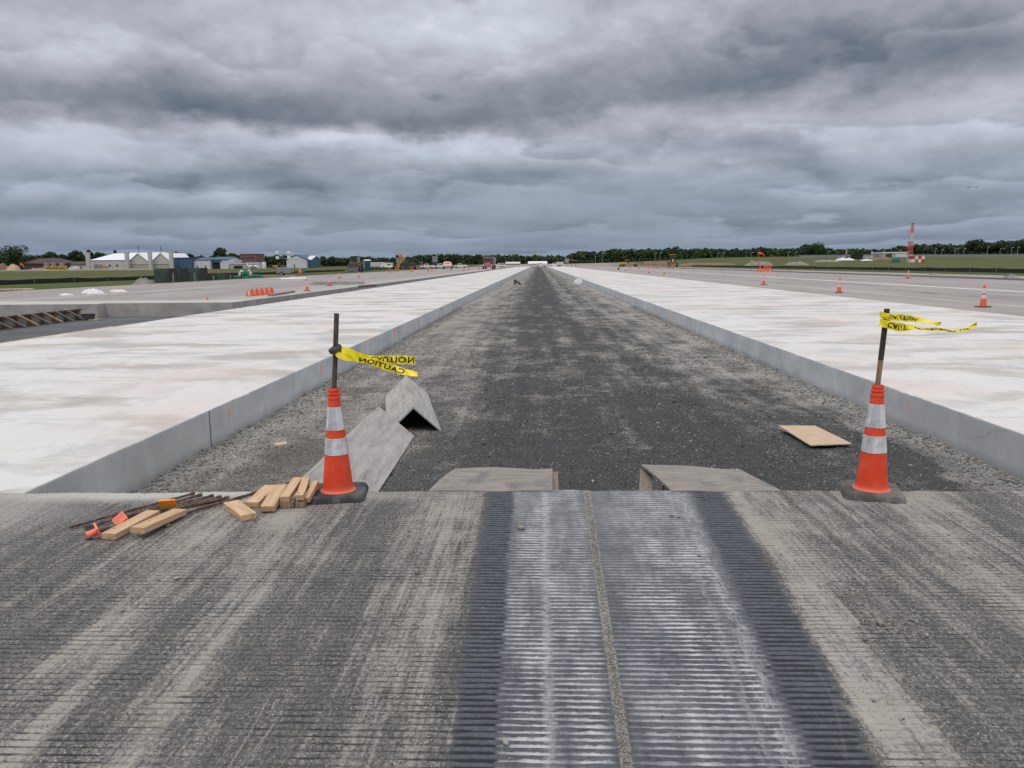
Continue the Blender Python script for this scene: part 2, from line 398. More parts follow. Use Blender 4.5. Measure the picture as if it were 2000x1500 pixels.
def stroke(t, x, y, pts, w_=1.0): pass
@mat('trench_base')
def _(t):
    p = t.pos(); x, y, z = t.sep(p)[:3]
    a = t.noise(t.vm('MULTIPLY', p, (.55, .45, 0)), 1.5, 8, .72)
    b = t.noise(t.vm('MULTIPLY', p, (1.6, .12, 0)), 1.3, 6, .66)
    c = t.noise(p, 4.0, 6, .7)
    f = t.noise(p, 45, 4, .75)
    # wheel-polished middle, dusty sides
    side = t.m('MAXIMUM', t.mr(x, -.2, -3.2, 0., .34), t.mr(x, 2.2, 4.2, 0., .42))
    lane = t.m('MULTIPLY', t.mr(y, 14, 45), t.m('SUBTRACT', t.m('MULTIPLY', t.mr(t.m('ABSOLUTE', t.m('SUBTRACT', x, 1.65)), .55, .2), .30), t.m('MULTIPLY', t.mr(t.m('ABSOLUTE', t.m('SUBTRACT', x, .1)), 1.5, .9), .16)))
    v = t.m('ADD', t.m('MULTIPLY', t.m('SUBTRACT', a, .5), 2.6), t.m('MULTIPLY', t.m('SUBTRACT', b, .5), 2.0))
    v = t.m('ADD', v, t.m('MULTIPLY', t.m('SUBTRACT', c, .5), 1.2))
    v = t.m('ADD', v, t.m('MULTIPLY', t.m('SUBTRACT', f, .5), 1.6))
    v = t.m('ADD', v, t.m('ADD', side, lane))
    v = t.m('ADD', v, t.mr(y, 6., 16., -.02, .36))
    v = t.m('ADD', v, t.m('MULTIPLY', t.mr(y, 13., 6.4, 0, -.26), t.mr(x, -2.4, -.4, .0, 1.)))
    v = t.m('ADD', v, t.m('MULTIPLY', t.mr(t.m('ABSOLUTE', t.m('SUBTRACT', x, .2)), 2.6, .6, 0, -.20), t.mr(y, 9, 22)))
    v = t.mr(v, .14, .95)
    dk = t.ramp(f, [(.3, (.016, .016, .018)), (.72, (.085, .083, .083))])
    br = t.mix(t.mr(x, -.5, -2.6, 0, .8), dk, t.ramp(f, [(.3, (.06, .052, .045)), (.7, (.17, .155, .14))]))
    du = t.mix(t.noise(p, 2.5, 4), (.20, .185, .170), (.36, .34, .315))
    col = t.mix(v, br, du)
    sp = t.vor(p, 34); col = t.mix(t.m('MULTIPLY', t.mr(sp, .26, .14), t.mr(t.noise(p, 6, 3), .5, .62, 0, .7)), col, (.42, .41, .39))
    sp2 = t.vor(p, 90, out=1); s2 = t.sep(sp2)[0]
    col = t.mix(.6, col, t.mix(1.0, col, t.ramp(s2, [(0, .25), (1, 2.0)]), 'MULTIPLY'))
    edge = t.m('MAXIMUM', t.mr(t.m('ADD', x, t.m('MULTIPLY', c, .35)), -3.1, -3.35), t.mr(t.m('SUBTRACT', x, t.m('MULTIPLY', c, .4)), 3.75, 4.0))
    col = t.mix(t.m('MULTIPLY', edge, .6), col, (.34, .335, .325))
    h = t.m('ADD', t.m('MULTIPLY', t.vor(p, 40), -.7), t.m('MULTIPLY', f, .7))
    t.out(col, .9, t.bump(h, .9, .012), spec=.25)
@mat('new_concrete')
def _(t):
    p = t.pos(); x, y, z = t.sep(p)[:3]
    wv_ = t.vm('ADD', p, t.vm('MULTIPLY', t.vm('SUBTRACT', t.noise(p, .5, 4, .6, col=True), (.5, .5, .5)), (1.6, 1.6, 0)))
    a = t.noise(t.vm('MULTIPLY', wv_, (.35, .75, 0)), 1.0, 7, .6)
    b = t.noise(t.vm('MULTIPLY', wv_, (.8, .9, 0)), .6, 6, .68)
    white = t.mix(t.noise(p, 1.2, 5), (.58, .555, .54), (.655, .645, .65))
    col = t.mix(t.mr(a, .50, .60, 0, .85), white, (.37, .335, .295))
    col = t.mix(t.mr(b, .52, .60, 0, .65), col, (.42, .415, .41))
    left = t.mr(x, 3.0, -3.0)
    ring = t.mr(t.m('ABSOLUTE', t.m('SUBTRACT', t.noise(wv_, .8, 3, .5), .52)), .018, .0)
    col = t.mix(t.m('MULTIPLY', t.m('MULTIPLY', ring, left), .3), col, (.47, .44, .40))
    pk = t.mr(t.noise(p, .33, 3), .50, .64, 0, .5); col = t.mix(pk, col, (.62, .53, .48))
    # tined finish and fine scrapes along the paving direction on the right lane
    ln = t.noise(t.vm('MULTIPLY', p, (14, .12, 0)), 1.0, 4, .6)
    col = t.mix(t.m('MULTIPLY', t.mr(ln, .53, .66, 0, .42), t.mr(x, 3, 4.5)), col, (.56, .53, .49))
    # skid arcs
    vr = t.vor(t.vm('MULTIPLY', wv_, (.5, 1.3, 0)), .55, feat='DISTANCE_TO_EDGE')
    arc = t.m('MULTIPLY', t.mr(vr, .012, .003), t.mr(t.noise(p, .55, 3), .56, .64))
    col = t.mix(t.m('MULTIPLY', arc, .2), col, (.30, .29, .28))
    # sawn joints
    def joint(c_, per, off, wdt):
        fr = t.m('FRACT', t.m('DIVIDE', t.m('ADD', c_, off), per))
        return t.mr(t.m('ABSOLUTE', t.m('SUBTRACT', fr, .5)), wdt/per, .6*wdt/per)
    jy = joint(y, 7.6, -7.65+3.8, .012)
    col = t.mix(t.m('MULTIPLY', jy, .7), col, (.33, .31, .29))
    gp = t.noise(t.vm('MULTIPLY', wv_, (.5, .5, 0)), 2.2, 7, .7); col = t.mix(t.mr(gp, .54, .66, 0, .4), col, (.42, .40, .375))
    mot = t.noise(p, 26, 5, .75); col = t.mix(.35, col, t.mix(1.0, col, t.ramp(mot, [(.3, .72), (.7, 1.2)]), 'MULTIPLY'))
    wet = t.m('MULTIPLY', t.mr(t.m('ABSOLUTE', t.m('SUBTRACT', x, 8.9)), .04, .015), .35); col = t.mix(wet, col, (.50, .44, .38))
    lip = t.m('MAXIMUM', t.mr(t.m('ABSOLUTE', t.m('SUBTRACT', x, 13.15)), .35, .1), t.mr(t.m('ABSOLUTE', t.m('SUBTRACT', x, 12.2)), .12, .03, 0, .4))
    col = t.mix(t.m('MULTIPLY', lip, t.mr(t.noise(p, 2, 4), .35, .6, 0, .6)), col, (.55, .49, .43))
    t.out(col, .8, t.bump(t.noise(p, 40, 5), .18, .004), spec=.3)
@mat('slab_side')
def _(t):
    p = t.pos(); x, y, z = t.sep(p)[:3]
    wv_ = t.comb(x, y, t.m('MULTIPLY', z, 1.6))
    a = t.noise(wv_, 1.1, 7, .62); b = t.noise(t.vm('MULTIPLY', p, (1, 2.2, .5)), 2.0, 5, .7)
    col = t.mix(t.mr(a, .35, .68), (.45, .468, .486), (.63, .648, .662))
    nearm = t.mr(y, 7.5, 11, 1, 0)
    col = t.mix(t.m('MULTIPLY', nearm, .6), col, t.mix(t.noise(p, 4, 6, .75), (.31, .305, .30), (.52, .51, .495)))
    col = t.mix(t.mr(b, .52, .64, 0, .6), col, (.42, .43, .44))
    str_ = t.noise(t.vm('MULTIPLY', p, (1, 2.2, .6)), 1.0, 5, .6)
    col = t.mix(t.mr(str_, .54, .70, 0, .35), col, (.72, .72, .71))
    pits = t.m('MULTIPLY', t.mr(t.vor(p, 22), .16, .06), t.mr(t.noise(p, 3, 3), .55, .65)); col = t.mix(t.m('MULTIPLY', pits, .7), col, (.15, .15, .155))
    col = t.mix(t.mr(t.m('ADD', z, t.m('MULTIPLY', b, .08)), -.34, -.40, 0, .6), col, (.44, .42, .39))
    # lip of laitance under the top edge
    col = t.mix(t.mr(z, -.03, -.004, 0, .4), col, (.6, .59, .58))
    jt = t.mr(t.m('ABSOLUTE', t.m('SUBTRACT', t.m('ADD', y, t.m('MULTIPLY', t.noise(p, 9, 2), .02)), 8.13)), .022, .008)
    col = t.mix(t.m('MULTIPLY', jt, t.mr(x, 0, -1)), col, (.13, .13, .13))
    cr_ = t.mr(t.vor(t.vm('ADD', p, t.vm('MULTIPLY', t.noise(p, 2, 4, col=True), (.4, .4, .3))), .9, feat='DISTANCE_TO_EDGE'), .008, .002)
    col = t.mix(t.m('MULTIPLY', cr_, t.m('MULTIPLY', t.mr(x, 0, 2), t.mr(y, 10, 8, 0, .25))), col, (.14, .14, .14))
    # survey paint dabs on the faces
    dabs = [(-3.6, 8.65, -.13, .05, .06), (-3.6, 12.5, -.15, .07, .12), (-3.6, 19.1, -.14, .12, .16), (-3.6, 23.0, -.18, .18, .2), (-3.6, 34, -.18, .25, .2), (4.35, 9.05, -.15, .05, .065), (4.35, 25.6, -.2, .13, .2), (4.35, 41, -.2, .25, .2)]
    tot_ = None
    for (X0, Y0, Z0, ry, rz_) in dabs:
        d_ = t.m('ADD', t.m('POWER', t.m('DIVIDE', t.m('SUBTRACT', y, Y0), ry), 2), t.m('POWER', t.m('DIVIDE', t.m('SUBTRACT', z, Z0), rz_), 2))
        d_ = t.m('ADD', d_, t.m('POWER', t.m('DIVIDE', t.m('SUBTRACT', x, X0), .5), 2))
        k_ = t.mr(t.m('ADD', d_, t.m('MULTIPLY', t.m('SUBTRACT', t.noise(p, 20, 3), .5), 1.4)), 1.1, .5)
        tot_ = k_ if tot_ is None else t.m('MAXIMUM', tot_, k_)
    col = t.mix(t.m('MULTIPLY', tot_, .5), col, (.90, .24, .14))
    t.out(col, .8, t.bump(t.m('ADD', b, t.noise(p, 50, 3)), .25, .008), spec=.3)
@mat('old_pavement')
def _(t):
    p = t.pos(); x, y, z = t.sep(p)[:3]
    a = t.noise(t.vm('MULTIPLY', p, (.5, .08, 0)), 1.0, 6, .6)
    b = t.noise(t.vm('MULTIPLY', p, (2, .3, 0)), .8, 5, .6)
    f = t.noise(p, 20, 4, .7)
    col = t.ramp(a, [(.3, (.235, .215, .205)), (.7, (.35, .32, .305))])
    col = t.mix(t.mr(b, .58, .72, 0, .6), col, (.44, .41, .385))
    col = t.mix(.3, col, t.mix(1.0, col, t.ramp(f, [(.2, .55), (.8, 1.45)]), 'MULTIPLY'))
    # newer pale strip next to the new lane and mud tracks
    rs = t.m('MULTIPLY', t.mr(t.m('ABSOLUTE', t.m('SUBTRACT', x, 16.05)), .35, .15), t.mr(t.noise(p, .8, 4), .35, .6, .2, .7))
    col = t.mix(rs, col, (.50, .47, .44))
    mud = t.m('MULTIPLY', t.mr(t.m('ABSOLUTE', t.m('SUBTRACT', x, 18.2)), .8, .2), t.mr(t.noise(t.vm('MULTIPLY', p, (1, .35, 0)), 1.1, 5, .7), .56, .64))
    col = t.mix(t.m('MULTIPLY', mud, .8), col, (.085, .07, .06))
    tt = t.m('MULTIPLY', t.mr(x, 13, 14.5), t.mr(x, 17, 15, 0, .5)); col = t.mix(tt, col, (.33, .295, .27))
    # painted edge stripes
    def stripe(x0, wd): return t.m('MULTIPLY', t.mr(t.m('ABSOLUTE', t.m('SUBTRACT', x, x0)), wd, wd*.8), t.mr(t.noise(p, 1.5, 4), .3, .5, .5, 1))
    col = t.mix(stripe(23.4, .35), col, (.58, .57, .56))
    ls = t.m('MULTIPLY', stripe(-25.5, .3), .5); col = t.mix(ls, col, (.5, .49, .47))
    # asphalt shoulder on the far right
    col = t.mix(t.m('MULTIPLY', t.mr(t.m('ADD', x, b), 36.0, 36.6), t.mr(t.m('ADD', x, b), 40.5, 39.8)), col, t.mix(f, (.05, .042, .04), (.11, .095, .09)))
    col = t.mix(t.m('MULTIPLY', t.mr(x, 41, 42.5), .6), col, (.30, .28, .255))
    # left apron: chalky lip beside the pit
    lip = t.m('MULTIPLY', t.mr(t.m('ADD', y, t.m('MULTIPLY', b, 1.0)), 36.6, 35.4), t.mr(x, -8, -12)); col = t.mix(t.m('MULTIPLY', lip, .8), col, (.52, .49, .46))
    lip2 = t.m('MULTIPLY', t.mr(t.m('SUBTRACT', x, b), -17.5, -15.0), t.mr(x, -8, -12)); col = t.mix(t.m('MULTIPLY', lip2, .45), col, (.50, .47, .44))
    t.out(col, .88, t.bump(f, .3, .006), spec=.25)
@mat('old_side')
def _(t):
    p = t.pos(); a = t.noise(p, 1.2, 6, .65)
    col = t.ramp(a, [(.3, (.26, .245, .23)), (.7, (.45, .42, .40))])
    col = t.mix(t.mr(t.noise(p, 5, 4), .62, .72, 0, .5), col, (.35, .23, .17))
    t.out(col, .9, t.bump(t.noise(p, 12, 5), .5, .02))
@mat('pit_floor')
def _(t):
    p = t.pos(); a = t.noise(p, .5, 6, .6); f = t.noise(p, 30, 4, .7)
    col = t.ramp(a, [(.35, (.06, .062, .068)), (.7, (.12, .12, .125))])
    col = t.mix(.4, col, t.mix(1.0, col, t.ramp(f, [(.2, .6), (.8, 1.4)]), 'MULTIPLY'))
    t.out(col, .85, t.bump(f, .5, .008))
@mat('grass_ground')
def _(t):
    p = t.pos(); x, y, z = t.sep(p)[:3]
    a = t.noise(t.vm('MULTIPLY', p, (.03, .05, 0)), 1.0, 6, .6)
    b = t.noise(p, .35, 6, .75); f = t.noise(p, 3., 5, .8)
    col = t.ramp(b, [(.3, (.050, .066, .020)), (.5, (.085, .095, .034)), (.72, (.135, .125, .055))])
    col = t.mix(t.mr(a, .52, .68, 0, .75), col, (.15, .13, .05))
    col = t.mix(t.mr(a, .40, .28, 0, .5), col, (.045, .07, .022))
    col = t.mix(.5, col, t.mix(1.0, col, t.ramp(f, [(.2, .4), (.8, 1.5)]), 'MULTIPLY'))
    # the strip between pavement and silt fence is greener
    gr = t.m('MAXIMUM', t.mr(t.m('ABSOLUTE', t.m('SUBTRACT', x, 50)), 6.5, 5.0), t.mr(t.m('ABSOLUTE', t.m('SUBTRACT', x, -43)), 7.5, 6.0))
    col = t.mix(t.m('MULTIPLY', gr, .6), col, (.055, .09, .022))
    # bare soil towards the far end, beyond the works
    soil = t.m('MULTIPLY', t.mr(y, 395, 420), t.m('MULTIPLY', t.mr(x, -40, -20), t.mr(x, 60, 40)))
    col = t.mix(soil, col, t.mix(b, (.24, .19, .15), (.36, .32, .28)))
    t.out(col, .95, t.bump(f, .6, .05), spec=.1)

# ------------------------------------------------------------------ ground sheet
def sm(a, b, v): q = np.clip((v-a)/(b-a), 0, 1); return q*q*(3-2*q)
def hill(X, Y):
    Z = np.full_like(X, -.04)
    Z = np.where((X > -36.0) & (X < 45.5) & (Y < 405), -1.6, Z)
    Z = Z + sm(330, 500, Y)*sm(20, 140, X)*4.3
    Z = Z + sm(400, 520, Y)*1.3*(1-sm(20, 140, X))*sm(-260, -60, X)
    roll_ = (vnoise(X*.02+40, Y*.02+40, 3)-.5)*1.0*sm(60, 120, np.abs(X))*sm(50, 140, Y)*sm(0, 60, np.abs(Y-75+0*X))
    Z = Z + np.where(X > 0, np.maximum(roll_, 0)*1.0, roll_*.25)
    return Z
def ground_z(x, y): return float(hill(np.array([[float(x)]]), np.array([[float(y)]]))[0, 0])
gx = np.unique(np.concatenate([np.linspace(-3500, -400, 14), np.linspace(-400, -60, 35), np.array([-56, -52, -48, -44, -40, -36.01, -35.99]), np.linspace(-30, 40, 8), np.array([45.49, 45.51, 48, 52, 56, 60]), np.linspace(66, 400, 56), np.linspace(430, 3500, 14)]))
gy = np.unique(np.concatenate([np.array([-800, -300, -100, -50]), np.linspace(-30, 402, 73), np.array([404.9, 405.1]), np.linspace(412, 640, 24), np.linspace(700, 5000, 14)]))
tag(gridmesh('ground', gx, gy, hill, MATS['grass_ground']), kind='structure')

# slabs, each a closed box with its own top sheet
def slab(name, x0, x1, y0, y1, ztop, zbot, mtop, mside, gap=0):
    m_ = MB().box(((x0+x1)/2, (y0+y1)/2, (ztop+zbot)/2), (x1-x0, y1-y0, ztop-zbot))
    o = m_.build(name, mside)
    o.data.materials.append(mtop)
    for p_ in o.data.polygons:
        if p_.normal.z > .9: p_.material_index = 1
    return tag(o, kind='structure')
def edge_slab(name, x0, x1, y0, y1, inner):      # new lane, its trench edge slightly chipped and wavy
    ys2 = np.unique(np.concatenate([np.arange(y0, 22, .05), np.arange(22, 60, .5), np.linspace(60, y1, 60)]))
    xe, xo = (x1, x0) if inner < 0 else (x0, x1); sg = 1 if inner < 0 else -1
    rows = []
    for y in ys2:
        k = np.array([float(y)])
        w1 = (vnoise(k*1.1, k*0+7, 4)[0]-.5)*.018; w2 = (vnoise(k*9, k*0+9, 3)[0]-.5)*.010
        ch = max(0, vnoise(k*2.7, k*0+23, 4, .7)[0]-.60)*.10
        rows.append([(xo, y, -.62), (xo, y, 0.), (xe-sg*.35, y, 0.), (xe-sg*(.008+ch)+w1*sg, y, 0.), (xe-sg*.001+w1*sg+w2*sg*.6, y, -.005-ch*.7), (xe+w1*sg+w2*sg*.9, y, -.013-ch*.7), (xe+w1*sg+w2*sg, y, -.05), (xe+w1*sg*.6+w2*sg*.7, y, -.30), (xe+w1*sg, y, -.62)])
    n = 9; V = [q for r_ in rows for q in r_]; F = []
    for i in range(len(rows)-1):
        for k in range(n):
            k2 = (k+1) % n; q = (i*n+k, i*n+k2, (i+1)*n+k2, (i+1)*n+k); F.append(q if sg < 0 else q[::-1])
    V = list(V); me = bpy.data.meshes.new(name); caps = [tuple(range(n)), tuple((len(rows)-1)*n+k for k in reversed(range(n)))]
    if sg > 0: caps = [c[::-1] for c in caps]
    me.from_pydata(V, [], F+caps); me.update()
    import bmesh
    bm = bmesh.new(); bm.from_mesh(me); bmesh.ops.recalc_face_normals(bm, faces=bm.faces); bm.to_mesh(me); bm.free()
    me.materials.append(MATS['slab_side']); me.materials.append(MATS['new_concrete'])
    for p_ in me.polygons:
        if p_.normal.z > .8: p_.material_index = 1
        elif abs(p_.normal.y) < .9: p_.use_smooth = True
    o = bpy.data.objects.new(name, me); COL.objects.link(o); return tag(o, kind='structure')
EY = 5.17
edge_slab('new_concrete_lane', -11.2, -3.6, 5.05, 400, -1)
edge_slab('new_concrete_lane', 4.35, 13.3, EY+.02, 400, 1)
slab('old_pavement', 13.302, 45.6, -25, 405, -.006, -.5, MATS['old_pavement'], MATS['old_side'])
slab('old_pavement', -36.1, -13.3, 34.0, 405, -.006, -.62, MATS['old_pavement'], MATS['old_side'])
slab('old_pavement', -36.1, -19.0, 32.55, 33.998, -.010, -.62, MATS['old_pavement'], MATS['old_side'])
slab('old_pavement', -18.998, -13.35, 33.2, 33.998, -.010, -.62, MATS['old_pavement'], MATS['old_side'])
slab('apron', -11.2, 13.3, 400.002, 405, -.008, -.5, MATS['old_pavement'], MATS['old_side'])
slab('pit_floor', -36.2, -11.202, -25, 405, -.60, -.9, MATS['pit_floor'], MATS['old_side'])

# trench floor
tx = np.linspace(-3.62, 4.37, 200)
ty = np.concatenate([np.arange(4.9, 16, .04), np.arange(16, 40, .12), np.arange(40, 120, .6), np.linspace(120, 400.2, 80)])
def tz(X, Y):
    z_ = -.46+(vnoise(X*1.3, Y*1.3, 5, .55)-.5)*.06+(vnoise(X*9, Y*9, 3)-.5)*.022
    sl = np.exp(-((X+3.6)/.22)**2)+np.exp(-((X-4.35)/.26)**2)
    return z_+sl*(.02+.07*vnoise(X*3+5, Y*2.5, 4, .6))
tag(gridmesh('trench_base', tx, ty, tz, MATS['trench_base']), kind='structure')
def trench_z(x, y): return float(tz(np.array([float(x)]), np.array([float(y)]))[0])

# foreground grooved slab
PER = .038
fr_ = np.array([0., .10, .22, .34, .46, .60, .72, .86])
k0, k1 = int(.7/PER), int(EY/PER)
ys = (np.arange(k0, k1)[:, None]*PER+fr_[None, :]*PER).ravel()
xs_ = np.arange(-7.0, 7.001, .032)
X, Y = np.meshgrid(xs_, ys)
frac = np.tile(fr_, k1-k0)[:, None]+0*X
cenm = sm(-.42, -.30, X/(1+.07*(Y-2.2)))*(1-sm(1.05, 1.15, X/(1+.07*(Y-2.2))))
wid = .16+.07*cenm+(vnoise(X*11+3, Y*19, 4, .7)-.5)*.42
d_ = np.abs(frac-.28)
g_ = 1-sm(wid*.45, wid*1.15, d_)
wear = np.clip(1.5-1.5*vnoise(X*1.1+11, Y*1.1, 4), .35, 1)
wear = np.maximum(wear, cenm*.9)
# the far left corner was never grooved
plain = sm(-2.1, -3.0, X+vnoise(X*1.2, Y*1.2, 3)*.9)*sm(3.9, 4.8, Y)
g_ = g_*(1-plain)
Z = -.0052*g_*wear+(vnoise(X*22, Y*30, 2)-.5)*.0024+(vnoise(X*1.5, Y*1.5, 3)-.5)*.006
# the filled joint that runs down the lane
Yr = Y-.010*0; edge_r = (vnoise(X*2.3, X*0+2, 5, .7)-.5)*.10
slope_e = -.025*np.clip(-X, 0, 7)
kk = sm(4.6, EY, Y); Y2 = Y+(edge_r+slope_e)*kk
Z = Z-.03*sm(EY-.03, EY+.002, Y)*vnoise(X*9, 0*X, 3)
Z -= .003
nx, ny = len(xs_), len(ys)
V = np.stack([X, Y2, Z], -1).reshape(-1, 3)
i_ = np.arange(nx-1)[None, :]+np.arange(ny-1)[:, None]*nx
F_ = np.stack([i_, i_+1, i_+1+nx, i_+nx], -1).reshape(-1, 4)
tag(npmesh('grooved_pavement', V, F_, MATS['grooved_concrete'], {'groove': (g_*np.minimum(wear*1.3, 1)).ravel()}, True), kind='structure')
slab('old_slab', -7.0, 7.0, .6, EY-.09, -.022, -.66, MATS['concrete_plain'], MATS['slab_side'])
slab('old_slab', -40., -7.002, -25, 5.0, -.006, -.66, MATS['concrete_plain'], MATS['old_side'])
slab('old_slab', 7.002, 13.3, -25, EY, -.006, -.66, MATS['concrete_plain'], MATS['old_side'])
slab('old_slab', -7.0, 7.0, -25, .598, -.006, -.66, MATS['concrete_plain'], MATS['old_side'])

# stones ------------------------------------------------------------
_ico_v = None
def ico():
    global _ico_v
    if _ico_v is None:
        import bmesh
        bm = bmesh.new(); bmesh.ops.create_icosphere(bm, subdivisions=1, radius=1)
        _ico_v = (np.array([v.co[:] for v in bm.verts]), np.array([[v.index for v in f.verts] for f in bm.faces])); bm.free()
    return _ico_v
def pebbles(name, P, R, m, flat=.6, attr=True):
    iv, jf = ico(); N = len(P)
    an = rng.random((N, 1))*6.28; sc = R[:, None]*(.6+.8*rng.random((N, 3))); sc[:, 2] *= flat
    v = iv[None]*(1+.45*(rng.random((N, len(iv), 1))-.5)); v = v*sc[:, None, :]
    c, s_ = np.cos(an), np.sin(an)
    vx = v[:, :, 0]*c-v[:, :, 1]*s_; vy = v[:, :, 0]*s_+v[:, :, 1]*c
    V = np.stack([vx, vy, v[:, :, 2]], -1)+P[:, None, :]
    F = jf[None]+(np.arange(N)*len(iv))[:, None, None]
    sh = np.repeat(rng.random(N), len(iv))
    return npmesh(name, V.reshape(-1, 3), F.reshape(-1, 3), m, {'shade': sh})
@mat('gravel')
def _(t):
    a = t.n('ShaderNodeAttribute', attribute_name='shade', out=2); p = t.pos()
    col = t.ramp(a, [(0, (.035, .035, .037)), (.45, (.075, .073, .072)), (.6, (.19, .18, .17)), (.9, (.32, .31, .295)), (1, (.50, .49, .47))])
    t.out(t.mix(.3, col, t.mix(1., col, t.noise(p, 90, 3), 'MULTIPLY')), .9)
@mat('pale_stone')
def _(t):
    a = t.n('ShaderNodeAttribute', attribute_name='shade', out=2); p = t.pos()
    col = t.ramp(a, [(0, (.16, .145, .13)), (.5, (.28, .26, .235)), (1, (.46, .44, .41))])
    t.out(t.mix(.4, col, t.mix(1., col, t.noise(p, 60, 3), 'MULTIPLY')), .9, t.bump(t.noise(p, 70, 3), .4, .003))
N = 30000
yy = 5.1+(rng.random(N)**1.9)*13; xx = -3.6+7.95*rng.random(N)
dens = vnoise(xx*.9+3, yy*.9, 4)
keep = dens+.25*rng.random(N) > .47
xx, yy = xx[keep], yy[keep]
ss = .0035+.0075*rng.random(len(xx))**2.5+.0004*(yy-5)
ss = np.where(rng.random(len(xx)) < .012, ss*2.2, ss)
Pp = np.stack([xx, yy, tz(xx, yy)+ss*.25], -1)
tag(pebbles('trench_gravel', Pp, ss, MATS['gravel']), 'dark and pale loose gravel spread over the bottom of the trench', 'gravel', kind='stuff')
def rim(x0, sgn, n_):
    yy = 5.2+(rng.random(n_)**1.8)*30; xx = x0+sgn*np.abs(rng.normal(0, .17, n_))
    ss = .005+.014*rng.random(n_)**2.2+.0003*(yy-5)
    return np.stack([xx, yy, tz(xx, yy)+ss*.3], -1), ss
a1, b1 = rim(-3.58, 1, 4200); a2, b2 = rim(4.33, -1, 5200)
tag(pebbles('concrete_crumbs', np.vstack([a1, a2]), np.concatenate([b1, b2]), MATS['pale_stone']), 'pale concrete crumbs heaped along the foot of both trench sides', 'rubble', kind='stuff')
# grit on the planed slab
n_ = 6500
xx = rng.uniform(-5, 5, n_); yy = rng.uniform(1.4, 5.1, n_)
cm = (xx/(1+.07*(yy-2.2)) > -.3) & (xx/(1+.07*(yy-2.2)) < 1.06)
kp = (rng.random(n_) < np.where(cm, .22, .9))
xx, yy = xx[kp], yy[kp]; ss = .0012+.0038*rng.random(len(xx))**2.5+.004*(rng.random(len(xx)) < .03)
tag(pebbles('slab_grit', np.stack([xx, yy, ss*.3-.002], -1), ss, MATS['pale_stone'], .5), 'fine pale grit scattered over the grooved concrete in front', 'grit', kind='stuff')
# stones packed in the joint
n_ = 5200; yy = rng.uniform(1.2, 5.1, n_)
jx = .272*(1+.07*(yy-2.2))
xx = jx+np.clip(rng.normal(0, .009, n_), -.02, .02); ss = .0014+.0026*rng.random(n_)**1.5
tag(pebbles('joint_gravel', np.stack([xx, yy, -.0035+.003*rng.random(n_)], -1), ss, MATS['pale_stone'], .8), 'tan stone chips packed into the long joint of the grooved slab', 'gravel', kind='stuff')
# crusty clods right of the lane
cl = [(1690, 1215), (1722, 1220), (1745, 1228), (1755, 1210), (1792, 1215), (1650, 1165), (1668, 1160), (1765, 1190), (1800, 1240)]
P_ = []; R_ = []
for (px, py) in cl:
    c_ = G(px, py)
    for _k in range(26):
        P_.append((c_.x+random.gauss(0, .022), c_.y+random.gauss(0, .018), .000)); R_.append(.002+.006*random.random()**2)
tag(pebbles('dried_mortar_crumbs', np.array(P_), np.array(R_), MATS['pale_stone'], .5), 'crusty tan mortar crumbs lying on the grooved slab right of the lane', 'rubble', kind='stuff')
# bigger single stones
stones = [(1018, 1032, .022, 'flat grey stone at the left edge of the swept lane'), (815, 1120, .016, 'flat dark stone on the dusty slab left of the lane'),
    (1312, 1008, .015, 'left of two small stones at the lane top near the slab edge'), (1326, 1010, .013, 'right of two small stones at the lane top near the slab edge'),
    (987, 1450, .016, 'tan stone at the bottom beside the dark tyre band'), (616, 1090, .014, 'pale stone on the slab in front of the left cone'),
    (328, 1028, .022, 'light grey stone against the front of the upper timber offcut'), (173, 1052, .014, 'round pale stone beside the pink plastic cap'),
    (168, 1040, .012, 'small whitish stone at the left end of the rods'), (345, 1130, .014, 'small pale stone on the dark slab below the timber offcuts'),
    (1718, 1217, .026, 'largest tan mortar lump on the slab right of the lane'), (1690, 1250, .013, 'small grey stone below the tan mortar lump'), (1365, 1085, .012, 'dark stone on the white tyre mark'),
    (1500, 1300, .008, 'tiny white chip on the dark band right of the lane')]
for k_, (px, py, r_, lb) in enumerate(stones):
    c_ = G(px, py); o = pebbles('stone', np.array([(0, 0, 0)]), np.array([r_]), MATS['pale_stone'], .55); o.location = (c_.x, c_.y, r_*.3)
    tag(o, lb, 'stone', 'single stones lying on the grooved slab')

# ------------------------------------------------------------------ object materials
def dusty(name, c, dust=(.42, .38, .34), amt=.25, ro=.55, sc=7., zd=None, spec=.4, metal=0.):
    m = bpy.data.materials.new(name); m.use_nodes = True; t = NT(m.node_tree)
    v = t.obj(); n = t.noise(v, sc, 6, .65); col = t.mix(t.mr(n, .45, .75, 0, amt), c, dust)
    n2 = t.noise(v, sc*6, 4, .7); col = t.mix(t.mr(n2, .64, .75, 0, .5), col, tuple(x*.25 for x in c))
    if zd is not None:
        z_ = t.sep(v)[2]; col = t.mix(t.mr(t.m('ADD', z_, t.m('MULTIPLY', n, .06)), zd[0], zd[1], zd[2], 0), col, dust)
    t.out(col, ro, t.bump(n2, .15, .003), metal, spec); MATS[name] = m; return m
dusty('cone_orange', (.74, .062, .016), (.60, .34, .25), .22, .5, 9, (.035, .10, .55))
dusty('far_orange', (.85, .11, .035), (.7, .4, .3), .1)
dusty('cone_white', (.62, .62, .64), (.45, .43, .42), .5, .35, 12)
dusty('rubber', (.030, .030, .031), (.22, .20, .18), .55, .75, 9)
dusty('rubber_dusty', (.07, .065, .06), (.27, .245, .22), .9, .8, 7)
dusty('far_rubber', (.05, .05, .05), (.2, .18, .16), .4, .8, 5)
